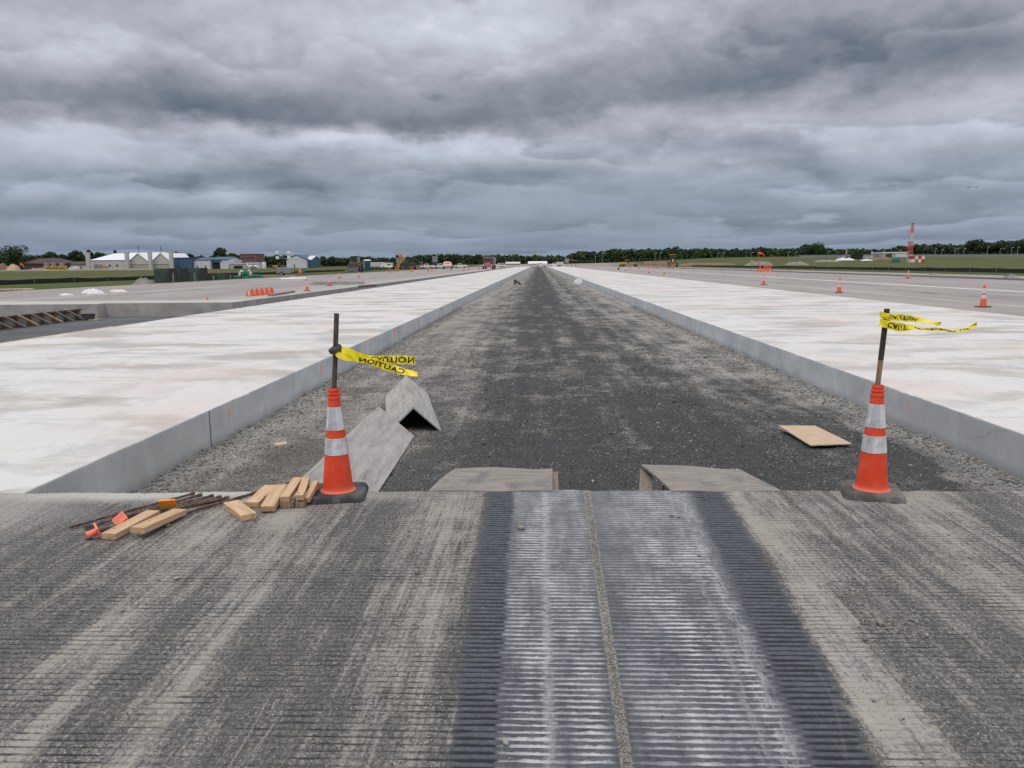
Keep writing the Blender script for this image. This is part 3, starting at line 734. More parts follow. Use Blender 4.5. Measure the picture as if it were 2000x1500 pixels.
@mat('collar_film')
def _(t):
    v = t.obj(); x, y, z = t.sep(v)[:3]
    a = t.m('ARCTAN2', y, x); n = t.noise(v, 14, 5, .65)
    st = t.noise(t.comb(t.m('MULTIPLY', a, .9), t.m('MULTIPLY', z, .8), 0), 1.6, 2, .4)
    col = t.mix(t.mr(st, .42, .62), (.52, .53, .58), (.78, .77, .78))
    col = t.mix(t.mr(n, .46, .62, 0, .55), col, (.36, .34, .33))
    col = t.mix(t.mr(t.noise(v, 60, 3), .66, .74, 0, .7), col, (.15, .14, .14))
    t.out(col, .32, metal=.15)
@mat('rusty_pipe')
def _(t):
    v = t.obj(); n = t.noise(t.vm('MULTIPLY', v, (1, 1, .25)), 22, 6, .7); z = t.sep(v)[2]
    col = t.ramp(n, [(.3, (.028, .022, .019)), (.5, (.075, .052, .038)), (.7, (.19, .16, .135))])
    col = t.mix(t.m('MULTIPLY', t.mr(t.m('ADD', z, t.m('MULTIPLY', n, .12)), .92, .88, 0, .55), 1.), col, (.14, .12, .105))
    t.out(col, .75, t.bump(n, .3, .002), .25)
@mat('rusty_rod')
def _(t):
    p = t.pos(); n = t.noise(p, 28, 6, .7)
    col = t.ramp(n, [(.3, (.03, .022, .018)), (.5, (.10, .062, .045)), (.72, (.26, .19, .15))])
    t.out(col, .8, t.bump(n, .4, .003), .1)
@mat('dark_wood')
def _(t):
    v = t.obj(); n = t.noise(t.vm('MULTIPLY', v, (1, 1, .12)), 45, 5, .6)
    t.out(t.ramp(n, [(.35, (.022, .016, .012)), (.7, (.09, .065, .045))]), .7)
@mat('brown_wood')
def _(t):
    v = t.obj(); n = t.noise(t.vm('MULTIPLY', v, (1, 1, .12)), 45, 5, .6)
    t.out(t.ramp(n, [(.35, (.17, .105, .06)), (.7, (.36, .25, .16))]), .7)
@mat('pine')
def _(t):
    v = t.obj(); rnd = t.n('ShaderNodeObjectInfo', out=5)
    vv = t.vm('ADD', v, t.comb(rnd, t.m('MULTIPLY', rnd, 7.), 0))
    g = t.noise(t.vm('MULTIPLY', vv, (1.2, 16, 16)), 2.2, 5, .6, 1.2)
    b = t.noise(vv, 14, 4)
    col = t.ramp(g, [(.3, (.40, .24, .125)), (.5, (.56, .37, .21)), (.7, (.66, .48, .30))])
    col = t.mix(t.mr(b, .52, .72, 0, .5), col, (.46, .38, .30))
    kn = t.mr(t.vor(t.vm('MULTIPLY', vv, (1, 1.6, 1.6)), 9), .13, .06); col = t.mix(t.m('MULTIPLY', kn, .8), col, (.16, .075, .035))
    col = t.mix(.25, col, t.mix(1., col, t.ramp(rnd, [(0, (.6, .55, .5)), (1, (1.1, 1.1, 1.1))]), 'MULTIPLY'))
    t.out(col, .7, t.bump(g, .25, .002))
@mat('weathered_ply')
def _(t):
    v = t.obj(); g = t.noise(t.vm('MULTIPLY', v, (5, .6, 5)), 3.0, 6, .65, .2)
    b = t.noise(t.vm('MULTIPLY', v, (1, .45, 1)), 5, 5, .65)
    col = t.ramp(g, [(.3, (.27, .255, .24)), (.5, (.385, .365, .345)), (.7, (.47, .45, .43))])
    col = t.mix(t.mr(b, .58, .72, 0, .55), col, (.24, .20, .18))
    s_ = t.noise(t.vm('MULTIPLY', v, (9, 1.2, 9)), 2.2, 5, .7)
    col = t.mix(t.mr(s_, .60, .68, 0, .6), col, (.13, .12, .125))
    col = t.mix(t.mr(t.vor(v, 5.2), .07, .04, 0, .9), col, (.05, .035, .03))
    t.out(col, .75, t.bump(g, .25, .003))
@mat('ply_dusty')
def _(t):
    v = t.pos(); g = t.noise(t.vm('MULTIPLY', v, (1, 8, 1)), 2.5, 6, .65)
    col = t.ramp(g, [(.3, (.16, .145, .132)), (.7, (.31, .28, .252))])
    st = t.noise(t.vm('MULTIPLY', v, (1.6, .8, 1)), 2.2, 5, .6); col = t.mix(t.mr(st, .52, .66, 0, .75), col, (.115, .105, .115))
    col = t.mix(t.mr(t.noise(v, 5, 4), .57, .7, 0, .4), col, (.36, .27, .20))
    col = t.mix(t.mr(t.noise(v, 28, 4, .7), .6, .72, 0, .6), col, (.48, .46, .43))
    t.out(col, .85, t.bump(g, .5, .006))
@mat('ply_fresh')
def _(t):
    v = t.obj(); g = t.noise(t.vm('MULTIPLY', v, (1.4, 9, 1)), 3.2, 5, .6, .8)
    col = t.ramp(g, [(.3, (.40, .27, .16)), (.5, (.50, .37, .24)), (.7, (.56, .45, .32))])
    col = t.mix(t.mr(t.noise(v, 5, 5), .5, .72, 0, .7), col, (.42, .36, .30))
    col = t.mix(t.mr(t.vor(v, 7), .06, .03), col, (.06, .04, .03))
    t.out(col, .7, t.bump(g, .2, .002))
simple('ply_edge', (.20, .16, .125), .8, var=.35, sc=30)
simple('tape_yellow', (.86, .70, .01), .4, var=.12, sc=20)
simple('tape_black', (.02, .02, .015), .5)
simple('cap_pink', (.86, .20, .13), .5, var=.15, sc=12)
simple('cap_orange', (.90, .30, .03), .45, var=.1, sc=12)
simple('black_inner', (.015, .014, .014), .9)

# ------------------------------------------------------------------ near cones
def base_mesh(w_, h_, m_, parent, seg=3):
    b = MB(); b.box((0, 0, h_/2), (w_, w_, h_), taper=.93)
    o = b.build('base', m_, None); me = o.data
    import bmesh
    bm = bmesh.new(); bm.from_mesh(me)
    ve = [e for e in bm.edges if abs((e.verts[0].co-e.verts[1].co).z) > h_*.8]
    bmesh.ops.bevel(bm, geom=ve, offset=w_*.13, segments=6, affect='EDGES', profile=.5)
    te = [e for e in bm.edges if min(e.verts[0].co.z, e.verts[1].co.z) > h_*.9 and len(e.link_faces) == 2 and e.calc_face_angle(0) > .3]
    bmesh.ops.bevel(bm, geom=te, offset=h_*.28, segments=3, affect='EDGES', profile=.5)
    bm.to_mesh(me); bm.free(); me.shade_smooth(); me.set_sharp_from_angle(angle=rad(45)); o.parent = parent
    return o
def cone_r(z): return .105+(z-.03)*(.036-.105)/.68
def near_cone(loc, rz, label, basemat, tilt=0.):
    t = thing('traffic_cone', label, 'traffic cone', loc, rz, 'reflective traffic cones guarding the slab edge')
    base_mesh(.385, .040, MATS[basemat], t)
    prof = [(.124, .036), (.118, .041), (.108, .047)]
    zz = .055
    while zz < .665: prof.append((cone_r(zz), zz)); zz += .03
    prof += [(cone_r(.665), .665), (.0435, .668), (.0435, .682), (.038, .686), (.038, .694), (.0415, .698), (.0415, .708), (.0355, .712), (.0350, .718), (.038, .722), (.0375, .738), (.0345, .742), (.030, .742), (.030, .70)]
    MB().lathe(prof, 40, cap=False).build('cone_body', MATS['cone_orange'], t, True)
    for z0, z1 in ((.295, .405), (.462, .615)):
        pr = [(cone_r(z0)-.001, z0-.002), (cone_r(z0)+.0028, z0), (cone_r(z1)+.0028, z1), (cone_r(z1)-.001, z1+.002)]
        MB().lathe(pr, 40, cap=False).build('reflective_collar', MATS['collar_film'], t, True)
    return t
cL = G(661, 966); cR = G(1701, 963)
near_cone((cL.x, cL.y, -.003), rad(7), 'traffic cone with dark pipe standing left beside wood offcuts', 'rubber')
near_cone((cR.x, cR.y, -.003), rad(-14), 'traffic cone with dusty base and wooden stake, standing on the right', 'rubber_dusty')
# stakes standing in the cones
def stake_pts(c, top_px, top_py, bot_px, bot_py):
    a = SP(top_px, top_py, c.y); b = SP(bot_px, bot_py, c.y); d = (b-a); k = (a.z-.045)/(a.z-b.z)
    return a, a+d*k
a, b = stake_pts(cL, 657.5, 612, 652.5, 765)
o = MB().tube([Vector((0, 0, 0)), a-b], .0165, 14).build('steel_pipe', MATS['rusty_pipe'], None, True); o.location = b
tag(o, 'rusty dark steel pipe standing in the left traffic cone', 'pipe')
PL = (a, b)
a, b = stake_pts(cR, 1732.5, 603, 1713.5, 757)
st_ = thing('wooden_stake', 'leaning wooden stake, blackened above, standing in the right traffic cone', 'stake', b)
mid_ = (a-b)*.70; 
mid_ = (a-b)*((SP(1720, 703, cR.y).z-b.z)/(a.z-b.z))
MB().tube([(0, 0, 0), mid_], .0165, 12).build('lower_shaft', MATS['brown_wood'], st_, True)
MB().tube([mid_, a-b], .0175, 12).build('upper_shaft', MATS['dark_wood'], st_, True)
PR = (a, b)
# black rubber ring on left pipe
rc = SP(655, 682, cL.y)
ringm = MB(); prof = []
R0, R1, hh = .0195, .046, .016
for (r_, z_) in ((R0, -hh), (R1-.004, -hh), (R1, -hh+.004), (R1, hh-.004), (R1-.004, hh), (R0, hh), (R0, -hh)): prof.append((r_, z_))
o = ringm.lathe(prof, 28, cap=False).build('rubber_ring', MATS['rubber'], None, True)
o.location = rc; o.rotation_euler = (rad(12), rad(-23), 0)
tag(o, 'thick black rubber ring pushed over the left steel pipe', 'ring')

# caution tape
def letters(txt):
    cu_ = bpy.data.curves.new('tmp', 'FONT'); cu_.body = txt; cu_.size = 1; cu_.offset = .034; cu_.space_character = 1.12
    ob = bpy.data.objects.new('tmp', cu_); COL.objects.link(ob); bpy.context.view_layer.update()
    me = ob.evaluated_get(bpy.context.evaluated_depsgraph_get()).to_mesh()
    v = [tuple(q.co) for q in me.vertices]; f = [tuple(p.vertices) for p in me.polygons]
    ob.evaluated_get(bpy.context.evaluated_depsgraph_get()).to_mesh_clear()
    bpy.data.objects.remove(ob); bpy.data.curves.remove(cu_)
    import bmesh
    m2 = bpy.data.meshes.new('t'); m2.from_pydata(v, [], f); bm = bmesh.new(); bm.from_mesh(m2)
    bmesh.ops.subdivide_edges(bm, edges=[e for e in bm.edges if e.calc_length() > .25], cuts=2)
    bmesh.ops.triangulate(bm, faces=bm.faces)
    bm.verts.index_update()
    v = [tuple(q.co) for q in bm.verts]; f = [tuple(x.index for x in p.verts) for p in bm.faces]; bm.free(); bpy.data.meshes.remove(m2)
    xs = [q[0] for q in v]; ys_ = [q[1] for q in v]
    x0, x1, y0, y1 = min(xs), max(xs), min(ys_), max(ys_)
    return [((q[0]-x0)/(x1-x0), (q[1]-y0)/(y1-y0)) for q in v], f
def interp(keys, s):
    n = len(keys)-1; x = min(max(s, 0), 1)*n; i = min(int(x), n-1); u = x-i
    p0, p1, p2, p3 = keys[max(i-1, 0)], keys[i], keys[i+1], keys[min(i+2, n)]
    out = []
    for a_, b_, c_, d__ in zip(p0, p1, p2, p3):
        out.append(.5*((2*b_)+(-a_+c_)*u+(2*a_-5*b_+4*c_-d__)*u*u+(-a_+3*b_-3*c_+d__)*u**3))
    return out
def ribbon(keys, parent, texts=(), Y0=5.0, n=70, name='tape_strip'):
    # key: px, py (centre line), width in px, twist (radians, 0 faces the camera), dY
    def surf(s, tt):
        px, py, wd, tw, dY = interp(keys, s)
        q = interp(keys, min(s+.01, 1)); q0 = interp(keys, max(s-.01, 0))
        tx_, ty_ = q[0]-q0[0], q[1]-q0[1]; L = math.hypot(tx_, ty_) or 1; nx_, ny_ = ty_/L, -tx_/L
        c = SP(px, py, Y0+dY); e = SP(px+nx_, py+ny_, Y0+dY)
        u_ = (e-c)*wd/2
        dep = Vector((0, 1, 0))*u_.length*math.tan(tw)
        crinkle = math.sin(s*47+tt*2.2)*.004+math.sin(s*21+tt*1.1+1)*.005+math.sin(s*97+tt*3)*.0018
        return c+(u_+dep)*tt+Vector((0, crinkle, 0))
    m_ = MB(); rows = [[surf(i/n, tt) for tt in (-1, -.5, 0, .5, 1)] for i in range(n+1)]
    for r_ in rows: m_.v += [tuple(p_) for p_ in r_]
    for i in range(n):
        for k in range(4): m_.f.append((i*5+k, i*5+k+1, i*5+5+k+1, i*5+5+k))
    o = m_.build(name, MATS['tape_yellow'], parent, True)
    for (txt, s0, s1, lo, hi, fx, fy) in texts:
        v, f = letters(txt); m2 = MB()
        for (u_, v_) in v:
            if fx: u_ = 1-u_
            if fy: v_ = 1-v_
            p_ = surf(s0+(s1-s0)*u_, lo+(hi-lo)*v_)
            m2.v.append(tuple(p_+(Vector((0, 0, CAMH))-p_).normalized()*.0012))
        m2.f = f
        m2.build('printed_word', MATS['tape_black'], o)
    return o
tL = thing('caution_tape', 'torn yellow caution tape fluttering right from the left pipe', 'tape', (0, 0, 0))
ribbon([(660, 684, 9, 0, 0), (672, 684, 12, .5, -.01), (697, 694, 13, .3, .02), (724, 700, 11, .2, .05), (750, 702, 14, .1, .04), (780, 702.5, 16, .0, .0), (811, 704, 16, .1, -.02)], tL,
       [('CAUTION', .50, .98, -.74, .74, False, True)], cL.y)
ribbon([(653, 684, 9, 0, 0), (659, 691, 10, .4, -.02), (674, 697, 12, .5, -.01), (692, 701, 11, .3, .01), (719, 705, 11, .1, .02), (742, 712, 14, .0, .03), (768, 720, 14, .1, .0), (793, 727, 11, .4, -.03), (816, 731, 8, .8, -.04)], tL,
       [('CAUTION', .42, .86, -.74, .74, True, False)], cL.y-.012)
tR = thing('caution_tape', 'long thin twisted yellow caution tape tied high on the right stake', 'tape', (0, 0, 0))
def wrap(axis, py0, tilt, hw):          # loops of tape knotted round the stake
    m_ = MB(); c = SP(1730.5, py0, cR.y); n = 26; ux = axis.normalized()
    for i in range(n+1):
        an = 2*math.pi*i/n; r_ = .026+.012*max(0, math.cos(an-math.pi))
        p_ = c+Vector((math.cos(an)*r_, math.sin(an)*r_, math.cos(an)*tilt))
        m_.v += [tuple(p_-ux*hw), tuple(p_+ux*hw*.9)]
    for i in range(n): m_.f.append((2*i, 2*i+2, 2*i+3, 2*i+1))
    return m_.build('tape_loop', MATS['tape_yellow'], tR, True)
wrap(PR[0]-PR[1], 615.5, -.004, .016); wrap(PR[0]-PR[1], 630, .006, .018)
ribbon([(1719, 614, 12, .2, 0), (1736, 619, 12, .1, -.035), (1752, 620, 13, .1, -.03), (1770, 621.5, 13, .1, -.02), (1786, 623, 11, .4, .0), (1803, 626, 8, .8, .02), (1818, 629, 5, 1.1, .02), (1828, 632, 7, .4, 0), (1837, 633, 8, .1, .0)], tR,
       [('CAUTION', .12, .56, -.5, .55, False, True)], cR.y)
ribbon([(1719, 630, 15, .2, 0), (1735, 634, 15, .1, -.035), (1752, 638, 17, .0, -.03), (1768, 640, 15, .2, -.02), (1784, 639, 7, 1.0, .0), (1804, 643, 5, .6, .02), (1829, 643, 6, .4, .03), (1862, 646, 4, .9, .03), (1890, 642, 5, .4, .0), (1908, 633, 8, .1, .0)], tR,
       [('CAUT', .10, .36, -.62, .62, False, True), ('ION LINE', .46, .9, -.4, .4, False, True)], cR.y-.01)

for t_, p_ in ((tL, SP(655, 684, cL.y)), (tR, SP(1730, 622, cR.y))):
    t_.location = p_
    for ch_ in t_.children: ch_.location = -p_

# ------------------------------------------------------------------ plywood pieces
def tent(name, label, p_near, p_far, hgt, halfw, th=.019, skew=0.):
    """an upturned vee of two plywood strips: ridge from near to far"""
    p0 = Vector(p_near); p1 = Vector(p_far); L = (p1-p0).length; d = (p1-p0)
    rz = math.atan2(d.y, d.x)-math.pi/2
    t = thing(name, label, 'formwork', p0, rz)
    t.rotation_euler = (math.atan2(d.z, math.hypot(d.x, d.y)), 0, rz)
    for sx in (-1, 1):
        m_ = MB()
        a0 = Vector((0, 0, hgt)); b0 = Vector((sx*halfw, 0, 0)); nrm = Vector((sx*hgt, 0, halfw)).normalized()*th
        ins = 0 if sx > 0 else .002
        lo = [b0-nrm*0, a0-nrm*ins, a0-nrm*ins+Vector((skew, L, 0)), b0+Vector((skew, L, 0))]
        lo = [q-nrm for q in lo]; hi = [q+nrm for q in lo]
        m_.hull8(lo, hi).build('plywood_panel', MATS['weathered_ply'], t, bevel=.002)
    return t
zt = -.45
fr1 = G(812, 850, zt); ne1 = G(735, 950, zt)
tent('plywood_formwork', 'long weathered plywood vee lying behind the left cone', (-1.83, 5.72, zt), (-1.88, 8.82, zt), .36, .41)
fr2 = G(858, 843, zt)
tent('plywood_formwork', 'short upturned plywood vee with open black end toward the slab', (-1.51, 9.05, zt), (-2.05, 11.7, zt), .31, .33)
# sheet on the gravel to the right
cs = [G(1521, 831, -.40), G(1592, 831, -.40), G(1664, 866, -.41), G(1583, 869, -.41)]
cen_ = sum(cs, Vector())/4
o = MB().hull8([q-cen_-Vector((0, 0, .014)) for q in (cs[3], cs[2], cs[1], cs[0])], [q-cen_ for q in (cs[3], cs[2], cs[1], cs[0])]).build('plywood_sheet', MATS['ply_fresh'], None, bevel=.002)
o.location = cen_; tag(o, 'clean tan plywood offcut lying flat on the dark gravel right', 'plywood')
cs = [G(534, 865, -.44), G(560, 862, -.44), G(561, 866, -.44), G(540, 870, -.44)]
cen_ = sum(cs, Vector())/4
o = MB().hull8([q-cen_-Vector((0, 0, .006)) for q in (cs[3], cs[2], cs[1], cs[0])], [q-cen_ for q in (cs[3], cs[2], cs[1], cs[0])]).build('wood_chip', MATS['ply_fresh'], None)
o.location = cen_; tag(o, 'small pale flat wood chip on the dirt near the left lane edge', 'wood scrap')

# ramp sheets at the slab edge, curved, dusty, on bearers
def ramp(label, outline_near, outline_far, zprof, curl):
    """sheet between a near and a far polyline"""
    n, k = len(outline_near), 12; th = .018
    c0 = (outline_near[0]+outline_near[-1])/2; c0 = Vector((c0.x, c0.y, -.02))
    t = thing('plywood_ramp', label, 'ramp', c0)
    top = []
    for j in range(k+1):
        v_ = j/k
        for i in range(n):
            a_, b_ = outline_near[i], outline_far[i]; p_ = a_.lerp(b_, v_)
            u_ = i/(n-1)
            p_ = Vector((p_.x, p_.y, zprof(u_, v_)))+Vector((0, 0, .004*math.sin(u_*9+v_*4)))
            top.append(p_-c0)
    m_ = MB(); N_ = len(top); m_.v = [tuple(q) for q in top]+[tuple(q-Vector((0, 0, th))) for q in top]
    for j in range(k):
        for i in range(n-1):
            q = j*n+i; m_.f.append((q, q+1, q+1+n, q+n)); m_.f.append((N_+q+n, N_+q+1+n, N_+q+1, N_+q))
    for i in range(n-1):
        m_.f.append((i, N_+i, N_+i+1, i+1)); e = k*n; m_.f.append((e+i+1, N_+e+i+1, N_+e+i, e+i))
    for j in range(k):
        a_ = j*n; m_.f.append((a_, a_+n, N_+a_+n, N_+a_)); b_ = a_+n-1; m_.f.append((b_, N_+b_, N_+b_+n, b_+n))
    m_.build('sheet', MATS['ply_dusty'], t, True)
    return t, c0
zn = -.012
def line(pts, z, n=14):
    out = []; L = len(pts)-1
    for i in range(n):
        x = i/(n-1)*L; k = min(int(x), L-1); u_ = x-k
        px = pts[k][0]*(1-u_)+pts[k+1][0]*u_; py = pts[k][1]*(1-u_)+pts[k+1][1]*u_; out.append(G(px, py, z))
    return out
near = line([(838, 957), (900, 958), (960, 957), (1020, 957), (1079, 957)], 0.)
far_ = line([(888, 911), (940, 909), (990, 911), (1040, 912), (1079, 912)], -.09)
for q in near: q.y = EY-.05
tA, cA = ramp('left plywood ramp sheet, dusty, reaching from slab edge into the trench', near, far_, lambda u, v: .001-.105*v**1.2, 0)
e0 = G(1085, 955, -.05)
MB().hull8([Vector((near[-1].x-.035, EY+.00, -.46))-cA, Vector((near[-1].x+.045, EY+.00, -.46))-cA, Vector((far_[-1].x+.045, far_[-1].y-.01, -.47))-cA, Vector((far_[-1].x-.04, far_[-1].y-.01, -.47))-cA],
           [Vector((near[-1].x-.035, EY+.00, -.035))-cA, Vector((near[-1].x+.045, EY+.00, -.035))-cA, Vector((far_[-1].x+.045, far_[-1].y-.01, -.125))-cA, Vector((far_[-1].x-.04, far_[-1].y-.01, -.125))-cA]).build('bearer', MATS['ply_edge'], tA, bevel=.003)
near = line([(1310, 957), (1370, 957), (1430, 957), (1480, 956), (1522, 955)], 0.)
far_ = line([(1252, 909), (1300, 906), (1350, 908), (1400, 909), (1445, 908)], -.09)
for q in near: q.y = EY-.05
def zpr(u, v): return .001-.10*v**1.2+.035*max(0, .25-u)/.25*v*.6-.03*u**3*v
tB, cB = ramp('right plywood ramp sheet with a curled left edge over the trench', near, far_, zpr, 1)
xa = G(1262, 955, -.1).x
MB().hull8([Vector((near[0].x-.22, EY+.0, -.46))-cB, Vector((near[0].x-.12, EY+.0, -.46))-cB, Vector((far_[0].x+.09, far_[0].y-.03, -.47))-cB, Vector((far_[0].x-.01, far_[0].y-.03, -.47))-cB],
           [Vector((near[0].x-.22, EY+.0, -.13))-cB, Vector((near[0].x-.12, EY+.0, -.13))-cB, Vector((far_[0].x+.09, far_[0].y-.03, -.112))-cB, Vector((far_[0].x-.01, far_[0].y-.03, -.112))-cB]).build('bearer', MATS['ply_edge'], tB, bevel=.003)
MB().hull8([Vector((near[0].x-.03, EY+.0, -.46))-cB, Vector((near[0].x+.02, EY+.0, -.46))-cB, Vector((far_[0].x+.22, far_[0].y-.06, -.47))-cB, Vector((far_[0].x+.17, far_[0].y-.06, -.47))-cB],
           [Vector((near[0].x-.03, EY+.0, -.03))-cB, Vector((near[0].x+.02, EY+.0, -.03))-cB, Vector((far_[0].x+.22, far_[0].y-.06, -.125))-cB, Vector((far_[0].x+.17, far_[0].y-.06, -.125))-cB]).build('bearer', MATS['ply_edge'], tB, bevel=.003)

# ------------------------------------------------------------------ timber offcuts, rods, caps
def block(label, near_px, far_px, zn_=.0, zf_=.0, w_=.089, h_=.038, L=None, name='timber_offcut', roll_=0., m='pine'):
    a_ = G(*near_px, zn_+h_/2); b_ = G(*far_px, zf_+h_/2); d = b_-a_
    if L: d = d.normalized()*L; b_ = a_+d
    Ln = d.length; o = MB().box((Ln/2, 0, 0), (Ln, w_, h_)).build(name, MATS[m], None, bevel=.0025)
    o.location = a_; rz = math.atan2(d.y, d.x); o.rotation_euler = (roll_, -math.atan2(d.z, math.hypot(d.x, d.y)), rz)
    o.rotation_mode = 'XYZ'
    return tag(o, label, 'timber', 'cut timber blocks on the slab')
block('lowest long timber block lying beside the pink plastic caps', (212, 1048), (300, 1002))
block('long timber block lying on top of another, nearest the orange cap', (268, 1036), (352, 999), .036, .012, h_=.036)
block('lone timber block turned across, left front of the right pile', (451, 984), (486, 1010), w_=.095)
block('pale split timber block at the left of the right pile', (492, 986), (530, 952), .0, .03)
block('timber block sloping steeply in the middle of the right pile', (522, 994), (549, 951), .006, .062)
block('timber block stained grey, third from the cone base', (556, 975), (582, 937), .04, .085, w_=.062)
block('timber block second from the cone base, leaning on the pile', (586, 972), (598, 936), .05, .09, w_=.05)
block('thin timber block leaning nearest the black cone base', (599, 977), (618, 943), .02, .07, w_=.036)
block('small dark short block tucked under the leaning blocks', (548, 985), (575, 984), .0, .0, w_=.05, m='brown_wood')
block('reddish short block lying under the block next to the cone', (586, 986), (600, 970), .0, .0, w_=.06, m='brown_wood')
def rod(label, a_, b_, r_=.010, za=.012, zb=.012, knobs=True):
    A_ = G(*a_, za); B_ = G(*b_, zb); d = B_-A_; n = 9; pts = []; rs = []
    for i in range(n+1):
        u_ = i/n; pts.append(A_+d*u_+Vector((0, 0, math.sin(u_*5)*.002))-A_); rs.append(r_*(1+.08*math.sin(i*2.1)))
    m_ = MB().tube(pts, rs, 9)
    if knobs: m_.tube([pts[-1]-d.normalized()*.02, pts[-1]+d.normalized()*.006], r_*1.35, 9)
    o = m_.build('steel_rod', MATS['rusty_rod'], None, True); o.location = A_
    return tag(o, label, 'rod', 'rusty steel rods lying on the slab')
rod('rearmost and longest rusty rod of the bundle', (136, 1030), (378, 963), .008)
rod('second rusty rod from the back of the bundle', (166, 1031), (392, 965.5), .009)
rod('third rusty rod from the back, with a knobbed end', (240, 1010), (415, 968), .010)
rod('short rusty rod ending beside the orange cap', (300, 1000), (430, 970), .010)
rod('thick knobbed rusty rod just behind the orange cap', (330, 997), (445, 972), .012)
rod('front reddish rod running from the blocks to the right pile', (345, 1008), (498, 962), .010)
rod('rusty rod end sticking out left of the pink caps', (168, 1043), (262, 1020), .012)
def cap(label, px, py, m_, rx, ry, rz, z, w_=.075, stem=True):
    p_ = G(px, py, z); t = thing('rod_guard', label, 'rod guard', p_, 0., 'plastic rod guards on the slab'); t.rotation_euler = (rx, ry, rz)
    MB().box((0, 0, 0), (w_, w_*.78, .012)).build('plate', MATS[m_], t, bevel=.003)
    if stem:
        MB().lathe([(.017, -.062), (.021, -.058), (.019, -.005), (.019, -.0062)], 16, cap=True).build('socket', MATS[m_], t, True)
    return t
cap('pink plastic rod guard standing on edge farthest left', 191, 1036, 'cap_pink', rad(-70), rad(10), rad(-50), .045, .085)
cap('pink plastic rod guard with raised plate behind the other', 234, 1014, 'cap_pink', rad(50), rad(-40), rad(25), .040, .08)
cap('orange plastic rod guard lying behind the upper timber block', 328, 985, 'cap_orange', rad(-62), 0, rad(14), .045, .10, False)
# ------------------------------------------------------------------ far materials
simple('steel_rust', (.13, .075, .05), .85, var=.5, sc=4)
simple('timber_far', (.50, .37, .24), .8, var=.3, sc=5)
simple('timber_grey', (.24, .21, .19), .85, var=.3, sc=5)
simple('plastic_white', (.66, .66, .67), .5, var=.12, sc=4)
simple('pink_white', (.72, .58, .54), .6, var=.15, sc=4)
simple('paint_white', (.70, .70, .69), .5, var=.08, sc=1)
simple('paint_red', (.55, .045, .035), .5, var=.15, sc=2)
simple('mast_red', (.62, .11, .07), .6, var=.15, sc=2)
simple('paint_maroon', (.20, .035, .03), .5, var=.15, sc=2)
simple('paint_yellow', (.62, .36, .04), .5, var=.2, sc=2)
simple('digger_orange', (.52, .20, .05), .6, var=.25, sc=2)
simple('tyre_black', (.022, .022, .022), .85, var=.3, sc=5)
simple('window_glass', (.03, .035, .04), .12, var=.2, sc=2, spec=.7)
simple('dark_metal', (.055, .055, .06), .6, var=.3, sc=3)
simple('grey_metal', (.28, .285, .30), .5, metal=.3, var=.2, sc=3)
simple('teal_paint', (.015, .20, .19), .5, var=.15, sc=2)
simple('toilet_teal', (.015, .075, .095), .5, var=.15, sc=2)
simple('green_plastic', (.03, .26, .16), .5, var=.2, sc=4)
simple('roof_white', (.72, .72, .76), .5, var=.05, sc=.3)
simple('wall_beige', (.52, .50, .47), .85, var=.12, sc=.6)
simple('wall_pale', (.60, .60, .64), .8, var=.08, sc=.5)
simple('wall_blue', (.055, .115, .20), .7, var=.12, sc=.5)
simple('wall_maroon', (.085, .035, .032), .8, var=.2, sc=.5)
simple('roof_maroon', (.065, .042, .045), .8, var=.2, sc=.5)
simple('wall_brick', (.20, .105, .09), .85, var=.2, sc=.7)
simple('concrete_far', (.42, .40, .38), .9, var=.2, sc=.8)
simple('soil_brown', (.20, .13, .09), .95, var=.3, sc=.6)
simple('soil_grey', (.22, .205, .185), .95, var=.25, sc=.8)
simple('silt_black', (.016, .016, .018), .7, var=.3, sc=1.5)
simple('bark', (.075, .06, .05), .95, var=.3, sc=2)
simple('lamp_white', (.85, .85, .85), .3, var=.03)
simple('sock_orange', (.85, .11, .04), .7, var=.1)
simple('bird_dark', (.05, .05, .05), .8)
simple('netting_green', (.045, .075, .055), .8, var=.3, sc=2)
simple('netting_dark', (.028, .036, .030), .85, var=.4, sc=1.2)
@mat('amber_lit')
def _(t): t.out((.9, .25, .05), .4, **{'Emission Color': (1, .30, .06, 1), 'Emission Strength': 1.2})
@mat('headlamp_lit')
def _(t): t.out((.9, .9, .9), .3, **{'Emission Color': (1, .97, .9, 1), 'Emission Strength': 1.0})
@mat('foliage')
def _(t):
    a = t.n('ShaderNodeAttribute', attribute_name='shade', out=2); p = t.pos()
    n = t.noise(p, .12, 3, .6)
    c1 = t.ramp(a, [(0, (.020, .038, .022)), (.5, (.040, .068, .034)), (1, (.070, .102, .048))])
    t.out(t.mix(t.mr(n, .4, .65, 0, .5), c1, t.mix(1., c1, (1.35, 1.1, .8), 'MULTIPLY')), .9, spec=.1)

